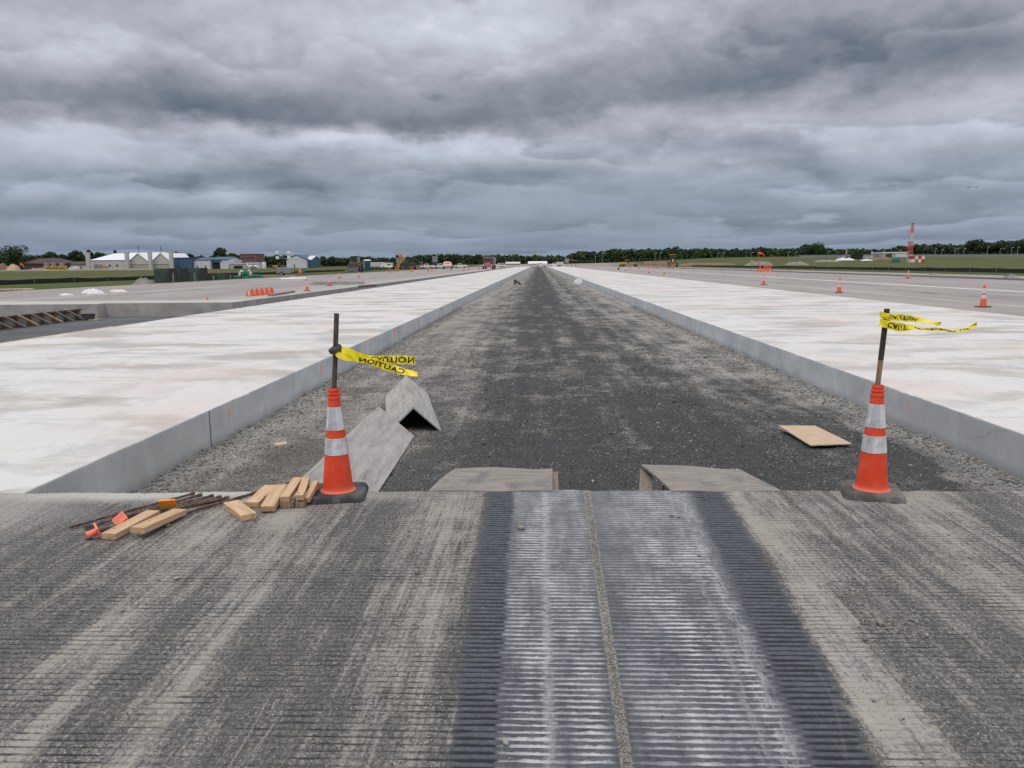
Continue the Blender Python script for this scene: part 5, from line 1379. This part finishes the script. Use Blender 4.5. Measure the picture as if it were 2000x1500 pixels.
# chequered shelter
sx = AT(1790, 368); sz = ground_z(sx.x, 368); t_ = thing('chequered_shelter', 'red and white chequered equipment shelter at the foot of the mast', 'shelter', (sx.x, 368, sz), rad(6))
cw, ch_ = 1.55, 1.5
for r_ in range(2):
    for c in range(4):
        m_ = 'paint_red' if (r_+c) % 2 else 'paint_white'
        MB().box(((c-1.5)*cw, 0, (r_+.5)*ch_), (cw, 2.6, ch_)).build('chequer_panel', MATS[m_], t_)
MB().box((0, 0, 3.05), (4*cw+.2, 2.8, .1)).build('roof', MATS['wall_pale'], t_)
MB().box((-2.7+cw, -1.33, .55), (.75, .06, 1.1)).build('door', MATS['grey_metal'], t_)
gx_ = AT(1750, 366); t_ = thing('generator_box', 'teal generator box on a dark drawbar left of the mast', 'generator', (gx_.x, 366, ground_z(gx_.x, 366)), 0)
MB().box((0, 0, 1.1), (3.1, 1.6, 1.6)).build('housing', MATS['teal_paint'], t_, bevel=.08); MB().box((-1.9, 0, .35), (1.3, .3, .3), ry=rad(-12)).build('drawbar', MATS['dark_metal'], t_); MB().box((0, 0, .2), (2.4, 1.3, .25)).build('skid', MATS['dark_metal'], t_)

# ------------------------------------------------------------------ buildings
def mound(name, label, px0, px1, Y_, hgt, m_, cat='mound', seed=0, depth=6.):
    a_, b_ = AT(px0, Y_), AT(px1, Y_); L = (b_-a_).length; c_ = (a_+b_)/2; z0 = ground_z(c_.x, Y_) if (Y_ > 405 or abs(c_.x) > 46) else -.005
    n = 48; X_, Y2_ = np.meshgrid(np.linspace(-1, 1, n), np.linspace(-1, 1, 20))
    e_ = np.clip(1-X_**4, 0, 1)*np.clip(1-Y2_**2, 0, 1); H__ = hgt*e_*(.3+1.0*vnoise(X_*4+seed*7, Y2_*1.5+seed, 4, .6))-.05
    V = np.stack([X_*L/2, Y2_*depth/2, H__], -1).reshape(-1, 3); i_ = np.arange(n-1)[None, :]+np.arange(19)[:, None]*n
    o = npmesh(name, V, np.stack([i_, i_+1, i_+1+n, i_+n], -1).reshape(-1, 4), MATS[m_], None, True); o.location = (c_.x, Y_, z0); return tag(o, label, cat)
def bldg(name, label, px0, px1, Y_, eave, ridge, wall, roof, depth=14, kind='gable_side', zoff=0., cat='building', parts=()):
    a_, b_ = AT(px0, Y_), AT(px1, Y_); L = (b_-a_).length; c_ = (a_+b_)/2
    z0 = ground_z(c_.x, Y_)+zoff; t = thing(name, label, cat, (c_.x, Y_, z0), math.atan2(b_.y-a_.y, b_.x-a_.x))
    D_ = depth
    if kind == 'gable_front':
        MB().prism([(-L/2, -.3), (L/2, -.3), (L/2, eave), (0, ridge-.12), (-L/2, eave)], 0, D_).build('wall', MATS[wall], t)
        for s_ in (-1, 1): MB().hull8([(0, -.4, ridge-.10), (0, D_+.4, ridge-.10), (s_*(L/2+.4), D_+.4, eave-.18), (s_*(L/2+.4), -.4, eave-.18)], [(0, -.4, ridge+.15), (0, D_+.4, ridge+.15), (s_*(L/2+.4), D_+.4, eave+.08), (s_*(L/2+.4), -.4, eave+.08)]).build('roof', MATS[roof], t)
    elif kind == 'gable_side':
        MB().prism([(0, -.3), (D_, -.3), (D_, eave), (D_/2, ridge-.12), (0, eave)], -L/2, L/2, 'x').build('wall', MATS[wall], t)
        for y0, y1 in ((-.4, D_/2), (D_+.4, D_/2)): MB().hull8([(-L/2-.3, y0, eave-.15), (L/2+.3, y0, eave-.15), (L/2+.3, y1, ridge-.1), (-L/2-.3, y1, ridge-.1)], [(-L/2-.3, y0, eave+.1), (L/2+.3, y0, eave+.1), (L/2+.3, y1, ridge+.15), (-L/2-.3, y1, ridge+.15)]).build('roof', MATS[roof], t)
    elif kind == 'hip':
        MB().box((0, D_/2, eave/2), (L, D_, eave)).build('wall', MATS[wall], t); q = min(D_/2, L*.35)
        MB().hull8([(-L/2-.4, -.4, eave), (L/2+.4, -.4, eave), (L/2+.4, D_+.4, eave), (-L/2-.4, D_+.4, eave)], [(-L/2+q, D_/2-.1, ridge), (L/2-q, D_/2-.1, ridge), (L/2-q, D_/2+.1, ridge), (-L/2+q, D_/2+.1, ridge)]).build('roof', MATS[roof], t)
    else:
        MB().box((0, D_/2, eave/2-.1), (L, D_, eave)).build('wall', MATS[wall], t); MB().box((0, D_/2, eave+.05), (L+.5, D_+.5, ridge-eave if ridge > eave else .3)).build('roof', MATS[roof], t)
    for (nm_, u0, u1, z0_, z1_, m_) in parts:
        MB().box((L*((u0+u1)/2-.5), -.08, (z0_+z1_)/2), (L*(u1-u0), .2, z1_-z0_)).build(nm_, MATS[m_], t)
    return t
def pxh(px, Y_): return px*Y_/1500
B = 440
bldg('barn_building', 'low dark maroon building with long roof on the far left', 38, 128, B+15, 4.2, 7.4, 'wall_maroon', 'roof_maroon', 16, 'hip', parts=[('window', .2, .24, 1.2, 2.4, 'window_glass'), ('window', .45, .49, 1.2, 2.4, 'window_glass'), ('door', .62, .66, 0, 2.3, 'dark_metal')])
bldg('long_shed', 'low grey shed between maroon building and white hangar', 138, 174, B+10, 3.2, 5.0, 'wall_beige', 'roof_maroon', 12, 'gable_side', parts=[('opening', .35, .6, 0, 2.2, 'dark_metal')])
t_ = bldg('white_roof_hangar', 'long hangar with bright white sloping roof and pale wall', 177, 249, B, 5.6, 9.6, 'wall_beige', 'roof_white', 26, 'hip', parts=[('door', .1, .32, 0, 3.2, 'grey_metal'), ('window', .5, .55, 2, 3, 'window_glass'), ('window', .7, .75, 2, 3, 'window_glass')])
for (p0, p1, lb) in ((250, 293, 'left one of two gabled beige hangars under white roof'), (296, 335, 'right one of two gabled beige hangars under white roof')):
    t_ = bldg('gabled_hangar', lb, p0, p1, B-3, 3.9, 9.3, 'wall_beige', 'roof_white', 30, 'gable_front', parts=[('hangar_door', .1, .9, 0, 2.6, 'concrete_far'), ('lintel', .05, .95, 2.65, 3.0, 'wall_brick')])
    MB().tube([(0, 1, 9.3), (0, 1, 13.4)], .16, 6).build('antenna', MATS['dark_metal'], t_)
t_ = bldg('hangar_wing', 'white roof ridge running behind the two gabled hangars', 249, 318, B+32, 5.8, 10.2, 'wall_beige', 'roof_white', 10, 'gable_side')
for k, (px, lb) in enumerate(((173.5, 'leftmost pale pillar of the hangars'), (249.5, 'pale pillar left of the first gable'), (294.5, 'pale pillar between the two gables'), (335.8, 'pale pillar right of the second gable'))):
    c_ = AT(px, B-6); o = MB().box((0, 0, 4.9), (1.8, 1.8, 9.9)).box((0, 0, 9.95), (2.0, 2.0, .3)).build('pillar', MATS['wall_beige'], None, bevel=.05); o.location = (c_.x, B-6, -.05); tag(o, lb, 'pillar', 'pale pillars in front of the hangars')
bldg('blue_building', 'plain dark blue flat building right of the gabled hangars', 340, 376, B-2, 6.4, 6.9, 'wall_blue', 'wall_blue', 20, 'flat', parts=[('door', .2, .26, 0, 2.2, 'dark_metal')])
bldg('pale_door_hangar', 'pale hangar with two wide doors under a blue roof', 377, 411, B, 5.3, 6.5, 'wall_pale', 'wall_blue', 20, 'gable_side', parts=[('hangar_door', .04, .47, 0, 4.3, 'wall_pale'), ('hangar_door', .53, .96, 0, 4.3, 'wall_pale'), ('door', .22, .28, 0, 2.0, 'dark_metal'), ('door', .7, .76, 0, 2.0, 'dark_metal')])
bldg('open_hangar', 'blue hangar with open dark front and raised white door', 412, 447, B+2, 5.3, 6.8, 'wall_pale', 'wall_blue', 20, 'gable_side', parts=[('opening', .08, .52, 0, 3.6, 'silt_black'), ('blue_panel', .0, .6, 3.65, 5.0, 'wall_blue'), ('hangar_door', .2, .55, 2.9, 3.6, 'roof_white')])
bldg('carport_shed', 'low open carport shed left of the small white aeroplane', 449, 480, B, 2.8, 3.3, 'concrete_far', 'wall_pale', 10, 'flat', parts=[('opening', .25, .8, .1, 1.7, 'silt_black')])
bldg('carport_shed', 'low pale shed behind the small white aeroplane', 481, 506, B+1, 3.0, 3.8, 'wall_pale', 'wall_pale', 10, 'flat', parts=[('opening', .3, .7, .1, 1.5, 'grey_metal')])
bldg('brick_building', 'flat red brick building rising above the carport sheds', 470, 502, B+60, 8.8, 9.3, 'wall_brick', 'wall_brick', 14, 'flat', parts=[('window', .1+.16*k, .18+.16*k, 5.8, 7.0, 'window_glass') for k in range(5)])
bldg('blue_gable_hangar', 'white hangar front under a shallow blue gable', 560, 598, B, 4.9, 7.6, 'wall_pale', 'wall_blue', 24, 'gable_front', parts=[('door', .38, .42, 0, 2.2, 'dark_metal'), ('gable_sign', .42, .60, 4.9, 5.9, 'paint_white')])
bldg('blue_annex', 'dark blue annex with pale roof joined to the gable hangar', 598.5, 609, B+4, 4.6, 6.8, 'wall_blue', 'wall_pale', 18, 'gable_side')
# aircraft
c_ = AT(494, 420); t_ = thing('light_aeroplane', 'small white aeroplane parked before the low sheds', 'aeroplane', (c_.x, 420, ground_z(c_.x, 420)), rad(-25))
MB().tube([(-4.2, 0, 1.5), (-2, 0, 1.4), (1, 0, 1.4), (2.6, 0, 1.3), (3.4, 0, 1.25)], [.12, .5, .8, .6, .2], 12).build('fuselage', MATS['roof_white'], t_, True)
MB().box((.6, 0, 2.2), (1.4, 10, .16)).build('wing', MATS['roof_white'], t_, bevel=.04); MB().prism([(-4.3, 1.5), (-3.3, 1.6), (-4.0, 3.0), (-4.5, 3.0)], -.06, .06).build('tail_fin', MATS['roof_white'], t_)
MB().box((-4, 0, 1.7), (.9, 3.2, .1)).build('tailplane', MATS['roof_white'], t_); MB().box((1.3, 0, 1.9), (.9, .9, .5), taper=.8).build('cabin_window', MATS['window_glass'], t_)
for x_, y_ in ((.6, -1.1), (.6, 1.1), (2.8, 0)): wheel(t_, x_, y_, .28, .14)
for k, (px, lb) in enumerate(((516, 'white upright fuel tank right of the brick building'), )):
    c_ = AT(px, 430); o = MB().lathe([(1.1, 0), (1.1, 3.2), (.7, 3.7), (.1, 3.8)], 14).build('fuel_tank', MATS['wall_pale'], None, True); o.location = (c_.x, 430, -.05); tag(o, lb, 'tank')
c_ = AT(545, 400); grader('orange yellow machine in the grass behind the light tower', (c_.x, 400, -.04), rad(15), .9)
# clutter before the maroon building
mound('rubble_heap', 'reddish heap of broken concrete at the far left edge', -30, 18, B-25, 5.5, 'soil_brown', 'heap', 1); mound('rubble_heap', 'tan heap of timber and soil left of the maroon building', 16, 36, B-25, 4.2, 'timber_far', 'heap', 2)
mound('rubble_heap', 'grey heap in front of the maroon building', 55, 95, B-25, 1.8, 'soil_grey', 'heap', 3); mound('rubble_heap', 'brown heap of debris in front of the white roof hangar', 190, 214, B-16, 3.0, 'soil_brown', 'heap', 4)
mound('gravel_bank', 'long low pale gravel bank behind the left grass', -60, 330, B-38, 1.0, 'soil_grey', 'bank', 5, 4.)
for k, (px, lb) in enumerate(((53, 'small orange excavator left of the maroon building doors'),)):
    c_ = AT(px, B-20); e_ = excavator(lb, (c_.x, B-20, -.04), rad(200)); e_.scale = (.9,)*3
for px, lb in ((92, 'left of three yellow loaders before the maroon building'), (106, 'middle of three yellow loaders before the maroon building'), (122, 'right of three yellow loaders before the maroon building')):
    c_ = AT(px, B-12); s_ = skid(lb, (c_.x, B-12, -.04), rad(170), 'paint_yellow'); s_.scale = (1.6,)*3
c_ = AT(143, B-10); pickup('parked_car', 'white van parked right of the yellow loaders', (c_.x, B-10, -.04), rad(178), box_='paint_white').scale = (1.3,)*3
# centre: white tent
c_ = AT(1050, 460); z_ = ground_z(c_.x, 460)
bldg('white_tent', 'long low white tent at the end of the runway', 1032, 1068, 460, .9, 2.1, 'wall_pale', 'roof_white', 12, 'gable_side', parts=[('opening', .5, .54, 0, 1.6, 'dark_metal')])
bldg('low_grey_shed', 'low grey shed left of the long white tent', 988, 1015, 470, .9, 1.7, 'concrete_far', 'wall_pale', 8, 'gable_side')
bldg('long_white_building', 'long white roofed building left of the mast', 1724, 1773, 440, 2.6, 3.2, 'concrete_far', 'roof_white', 14, 'flat', parts=[('opening', .12, .35, .0, 2.0, 'dark_metal'), ('white_wall', .5, .95, .1, 2.0, 'wall_pale')])
bldg('concrete_ruin', 'broken pale concrete building on the right horizon', 1645, 1705, 425, 2.2, 2.5, 'concrete_far', 'soil_grey', 8, 'flat', parts=[('opening', .1, .3, 0, 1.4, 'soil_brown'), ('chimney', .93, .96, 0, 4.0, 'wall_pale'), ('chimney', .1, .14, 2, 4.8, 'concrete_far')])
bldg('dark_container', 'black open container in front of the broken concrete building', 1668.5, 1685, 418, 2.5, 2.7, 'silt_black', 'dark_metal', 5, 'flat', cat='container')
mound('rubble_heap', 'white heap of broken slabs before the concrete building', 1632, 1668, 405, 1.5, 'wall_pale', 'heap', 6); mound('rubble_heap', 'pale rubble strip right of the black container', 1682, 1702, 400, .9, 'wall_pale', 'heap', 7)
mound('rubble_heap', 'brown soil heap left of the teal generator box', 1695, 1745, 405, 1.7, 'soil_brown', 'heap', 8); mound('soil_bank', 'long brown soil bank left of the yellow grader', 1252, 1308, 330, 2.6, 'soil_brown', 'bank', 9)
mound('soil_bank', 'low grey brown bank right of the yellow grader', 1320, 1440, 360, 1.3, 'soil_brown', 'bank', 10); mound('gravel_heap', 'broad pale gravel heap under the windsock', 1455, 1510, 330, 2.0, 'soil_grey', 'heap', 11)
mound('gravel_heap', 'low pale gravel heap right of the windsock', 1535, 1578, 330, 1.6, 'soil_grey', 'heap', 12); mound('gravel_heap', 'pale gravel heap at the left edge of the concrete ruin', 1590, 1640, 380, 1.3, 'soil_grey', 'heap', 13)
mound('rubble_heap', 'small grey rubble heap among the cones on the right pavement', 1281, 1292, 208, .9, 'soil_grey', 'heap', 14, 2.); mound('rubble_heap', 'low pale rubble pile in the grass before the right silt fence', 1818, 1838, 84, .28, 'soil_grey', 'heap', 15, 1.4)
mound('soil_bank', 'small pale sand bank at the right grass edge', 1965, 1990, 68, .4, 'soil_grey', 'bank', 16, 1.2)
mound('rubble_heap', 'grey stone heap at the left end of the green netting', 263, 294, 70, .62, 'soil_grey', 'heap', 17, 2.)
# green netting panels stacked on the left
na, nbb = AT(300, 72), AT(455, 92)
for k in range(8):
    u0 = k/8; p_ = na.lerp(nbb, u0); q_ = na.lerp(nbb, u0+.118); d = q_-p_; hgt = 1.35 if k < 5 else .75
    t_ = thing('netting_panel', ['leftmost', 'second', 'third', 'fourth', 'fifth', 'sixth', 'seventh', 'last'][k]+' dark green netting panel in the row along the left pavement', 'fence panel', (p_.x, p_.y, -.01), math.atan2(d.y, d.x), 'green netting panels')
    MB().box((d.length/2, 0, hgt/2+.05), (d.length, .05, hgt)).build('netting', MATS['netting_dark' if k % 3 else 'netting_green'], t_)
    MB().box((.06, -.06, hgt/2), (.13, .10, hgt+.1)).build('post', MATS['netting_green'], t_)
    if k % 2: MB().box((d.length*.5, -.07, hgt*.35), (.22, .12, hgt*.7)).build('brace', MATS['grey_metal'], t_)
for k, (px, lb, m_, hh) in enumerate(((464, 'green pipe bundle left of the pale bags', 'green_plastic', .35), (474, 'upright green crate left of the first pale bag', 'green_plastic', .85), (481.5, 'upright green crate between the two pale bags', 'green_plastic', .95), (500, 'long green pipe bundle right of the pale bags', 'green_plastic', .45))):
    c_ = AT(px, 98); t_ = thing('green_crate', lb, 'crate', (c_.x, 98, -.01), 0, 'green crates at the grass edge')
    wd = {464: 1.3, 474: .45, 481.5: .45, 500: 1.5}[px]
    MB().box((0, 0, hh/2), (wd, .6, hh)).build('crate_body', MATS[m_], t_, bevel=.03); MB().box((0, -.31, hh*.5), (wd*.8, .03, hh*.3)).build('slat', MATS['netting_green'], t_)
for px, lb in ((471, 'left pale bulk bag beside the green crates'), (485.5, 'right pale pointed bulk bag beside the green crates')):
    c_ = AT(px, 98.5); o = MB().lathe([(.36, 0), (.42, .35), (.34, .75), (.1, 1.05), (.04, 1.1)], 12).build('bulk_bag', MATS['wall_beige'], None, True); o.location = (c_.x, 98.5, -.01); tag(o, lb, 'bag')
o = MB().box((0, 0, .05), (7.5, .8, .12)).build('timber_mat', MATS['timber_far']); c_ = G(530, 539.5); o.location = (c_.x, c_.y, 0); tag(o, 'long tan timber mat running left of the light tower', 'timber')
o = MB().box((0, 0, .05), (3.0, 1.6, .1)).build('timber_mat', MATS['timber_far']); c_ = G(30, 567); o.location = (c_.x-.5, c_.y, 0); o.rotation_euler = (0, 0, rad(25)); tag(o, 'tan board mat at the grass edge on the far left', 'timber')

# light poles and perimeter fence
poles = [(1163, 495), (1176, 495), (1279, 495), (1289, 494), (1401, 496), (1411, 495), (1467, 494), (1539, 493), (1553, 494), (1616, 492), (1723, 491), (1755, 490), (1825, 487), (1838, 489), (1863, 487), (1881, 486), (1927, 483), (1952, 486), (1974, 484), (1986, 483)]
for k, (px, ty_) in enumerate(poles):
    Y_ = 455; c_ = AT(px, Y_); z_ = ground_z(c_.x, Y_); top = SP(px, ty_, Y_).z
    t_ = thing('light_pole', 'thin grey light pole before the wood, number %d' % (k+1), 'light pole', (c_.x, Y_, z_), 0, 'thin light poles in front of the far wood')
    hp = max(top-z_, 3); MB().tube([(0, 0, 0), (0, 0, hp)], [.16, .10], 6).build('pole', MATS['grey_metal'], t_)
    arm = 2.2 if k in (14, 17) else .8
    MB().tube([(0, 0, hp-.05), (arm*.5, 0, hp+.35), (arm, 0, hp+.3)], .10, 5).build('lamp_arm', MATS['grey_metal'], t_); MB().box((arm, 0, hp+.2), (.6, .3, .16)).build('lamp_head', MATS['lamp_white'], t_)
ords = ['first', 'second', 'third', 'fourth', 'fifth', 'sixth', 'seventh', 'eighth', 'ninth', 'tenth']
srt = [o for o in COL.objects if o.name.startswith('light_pole')]
for k, o in enumerate(srt):
    side = k < 10
    o['label'] = 'thin grey light pole, %s from the left %s' % (ords[k % 10], 'between trench end and concrete ruin' if side else 'right of the concrete ruin')
t_ = thing('perimeter_fence', 'long grey perimeter fence below the trees on the right', 'fence', (AT(1650, 448).x, 448, 0), 0)
pts = [AT(px, 448+(px-1650)*-.03) for px in range(1560, 2120, 14)]; b_ = MB(); x0 = t_.location.x
for p_, q_ in zip(pts[:-1], pts[1:]):
    za, zb = ground_z(p_.x, p_.y), ground_z(q_.x, q_.y)
    b_.hull8([(p_.x-x0, p_.y-448, za), (q_.x-x0, q_.y-448, zb), (q_.x-x0, q_.y-447.95, zb), (p_.x-x0, p_.y-447.95, za)], [(p_.x-x0, p_.y-448, za+1.4), (q_.x-x0, q_.y-448, zb+1.4), (q_.x-x0, q_.y-447.95, zb+1.4), (p_.x-x0, p_.y-447.95, za+1.4)])
b_.build('mesh_panel', MATS['grey_metal'], t_)
for p_ in pts: MB().box((p_.x-x0, p_.y-448.1, ground_z(p_.x, p_.y)+.8), (.12, .12, 1.9)).build('post', MATS['grey_metal'], t_)
# birds
for px, py, lb in ((1891, 366, 'left one of two tiny dark birds in the right sky'), (1906.5, 365.5, 'right one of two tiny dark birds in the right sky')):
    p_ = SP(px, py, 120); m_ = MB()
    m_.tube([(-.22, 0, 0), (-.05, 0, 0), (.12, 0, 0), (.24, 0, .01)], [.01, .06, .06, .015], 6)
    m_.hull8([(-.06, 0, .0), (.1, 0, .0), (.02, .4, .10), (-.06, .4, .10)], [(-.06, 0, .02), (.1, 0, .02), (.02, .4, .115), (-.06, .4, .115)]); m_.hull8([(-.06, 0, .0), (.1, 0, .0), (.02, -.4, .10), (-.06, -.4, .10)], [(-.06, 0, .02), (.1, 0, .02), (.02, -.4, .115), (-.06, -.4, .115)])
    o = m_.build('bird', MATS['bird_dark']); o.location = p_; o.rotation_euler = (.1, .1, .7); tag(o, lb, 'bird')

# ------------------------------------------------------------------ trees
def leaves(centres, radii, per, size):
    """leaf clump faces in the shells of many ellipsoid blobs"""
    Vs = []; Ss = []
    for c, r_ in zip(centres, radii):
        n = per if np.isscalar(per) else int(per)
        d = rng.normal(size=(n, 3)); d /= np.linalg.norm(d, axis=1)[:, None]
        rr = (.35+.65*rng.random(n)**.45)
        P = np.asarray(c)+d*np.asarray(r_)*rr[:, None]
        sz = size*(.5+rng.random(n)); a_ = rng.normal(size=(n, 3)); a_ /= np.linalg.norm(a_, axis=1)[:, None]
        b_ = np.cross(a_, d+.3*rng.normal(size=(n, 3))); b_ /= np.linalg.norm(b_, axis=1)[:, None]+1e-6
        a_ *= sz[:, None]; b_ *= (sz*(.5+.5*rng.random(n)))[:, None]
        Vs.append(np.stack([P-a_, P-b_, P+a_, P+b_], 1)); Ss.append(np.repeat(np.clip(rng.random(n)*.6+rng.random()*.4, 0, 1), 4))
    V = np.concatenate(Vs).reshape(-1, 3); F = np.arange(len(V)).reshape(-1, 4)
    return V, F, np.concatenate(Ss)
def tree(label, px, top_py, Y_, width_px, crown_lo=.22, n=9):
    c_ = AT(px, Y_); z0 = ground_z(c_.x, Y_); Ht = SP(px, top_py, Y_).z-z0; Wd = width_px*Y_/1500/2
    t = thing('broadleaf_tree', label, 'tree', (c_.x, Y_, z0), 0, 'single trees along the horizon')
    b_ = MB(); b_.tube([(0, 0, -.2), (.1, 0, Ht*.3), (0, .1, Ht*.6), (.1, 0, Ht*.85)], [Ht*.028, Ht*.022, Ht*.013, Ht*.004], 7)
    cs_, rs_ = [], []
    for k in range(n):
        an = k*2.4; h_ = crown_lo+.12+(.72-crown_lo)*((k+.5)/n); q = Wd*(.62-.35*abs(h_-.5))*random.uniform(.6, 1.1)
        e = (math.cos(an)*q, math.sin(an)*q, Ht*h_); b_.tube([(0, 0, Ht*(h_-.16)), (e[0]*.5, e[1]*.5, Ht*(h_-.05)), e], [Ht*.011, Ht*.007, Ht*.003], 5)
        r_ = Wd*random.uniform(.36, .52); cs_.append(e); rs_.append((r_, r_, r_*.8))
    cs_.append((0, 0, Ht-Wd*.38)); rs_.append((Wd*.42, Wd*.42, Wd*.38)); cs_.append((0, 0, Ht*.55)); rs_.append((Wd*.6, Wd*.6, Ht*.25))
    b_.build('trunk', MATS['bark'], t)
    V, F, s_ = leaves(cs_, rs_, 230, .42)
    npmesh('crown', V, F, MATS['foliage'], {'shade': s_}, False, t)
    return t
tr = [('big broad tree at the far left edge', 26, 479, 455, 58), ('dark tree behind the left end of the maroon building', -14, 484, 470, 46), ('low tree between the big left tree and the next', 66, 500, 480, 24), ('rounded tree behind the maroon building', 100, 491, 470, 30),
      ('tree behind the maroon building, right of the rounded one', 125, 499, 480, 20), ('dark tree left of the white hangar pillar', 150, 488.5, 480, 30), ('narrow tree right behind the leftmost pillar', 176, 488, 490, 18), ('low tree behind the left end of the white roof', 193, 492, 500, 26),
      ('small tree top showing over the white roof', 227, 489, 520, 12), ('tree behind the dark blue building', 346, 492, 490, 20), ('pointed tree above the pale door hangar', 372, 495, 500, 16), ('small tree above the two wide hangar doors', 395, 499, 500, 12),
      ('tallest rounded tree behind the blue hangars', 431, 482.5, 500, 34), ('tree right beside the tallest rounded tree', 454, 494, 510, 24), ('tree left of the blue gable hangar', 540, 498, 500, 20), ('dark tree just left of the blue gable', 557, 498.5, 505, 16),
      ('rounded tree right of the blue annex', 630, 500.5, 520, 15), ('next rounded tree right of the blue annex', 648, 501, 520, 18), ('rounded tree behind the small grey loader', 703, 501, 520, 13), ('narrow tree left of the excavator boom', 776, 498, 540, 7),
      ('small tree above the red dump truck', 973, 496.5, 560, 8), ('broad taller tree above the windsock area on the right', 1590, 477.5, 505, 44), ('tree beside the top of the red mast base', 1786, 477, 520, 18), ('taller tree on the right with uneven crown', 1900, 467.5, 490, 40),
      ('tree at the right edge of the picture', 1990, 468, 480, 46), ('tree second from the right edge of the picture', 1951, 471, 495, 40), ('tree third from the right edge of the picture', 1925, 475, 500, 26)]
for a_ in tr: tree(*a_)
# the far wood
tops = [(-300, 492), (0, 500), (180, 497), (345, 500), (400, 502), (470, 499), (520, 501), (600, 503), (640, 504), (700, 503), (760, 504), (800, 503), (822, 498), (850, 498), (900, 498), (950, 499), (1000, 500), (1050, 500), (1100, 499), (1122, 496), (1128, 491), (1150, 490.5), (1170, 494), (1180, 489), (1200, 488),
        (1250, 488.5), (1290, 486.5), (1322, 483), (1335, 489), (1360, 485), (1400, 487.5), (1450, 487), (1490, 483), (1520, 487), (1545, 486.5), (1570, 480), (1600, 478), (1612, 482), (1625, 488), (1660, 486), (1700, 488), (1720, 486), (1730, 489), (1750, 483), (1775, 481), (1800, 478.5), (1850, 478.5), (1880, 481), (1900, 474), (1940, 475), (2000, 472), (2300, 466)]
txp = [q[0] for q in tops]; typ = [q[1] for q in tops]
cs_, rs_ = [], []
px = -300.
while px < 2300:
    for row in range(3):
        Y_ = 530+row*16+rng.random()*8
        pj = px+rng.normal()*3; c_ = AT(pj, Y_); z0 = ground_z(c_.x, Y_)
        jit = [0, 1.2, -.3][row]+rng.normal()*1.3
        topz = SP(pj, float(np.interp(pj, txp, typ))+jit, Y_).z; Hh = max(topz-z0, 3)
        r_ = (2.2+1.6*rng.random())
        cs_.append((c_.x, Y_, topz-r_*.8)); rs_.append((r_, r_, r_*.8))
        if Hh > 4: cs_.append((c_.x+rng.normal(), Y_-1, z0+Hh*.42)); rs_.append((r_*1.15, r_, Hh*.36))
        cs_.append((c_.x+rng.normal(), Y_-1.5, z0+Hh*.12)); rs_.append((r_*1.2, r_, Hh*.2))
    px += 8.5
V, F, s_ = leaves(cs_, rs_, 85, .75)
o = npmesh('far_wood', V, F, MATS['foliage'], {'shade': s_}); tag(o, 'long dark green wood stretching across the whole horizon', 'wood', kind='stuff')
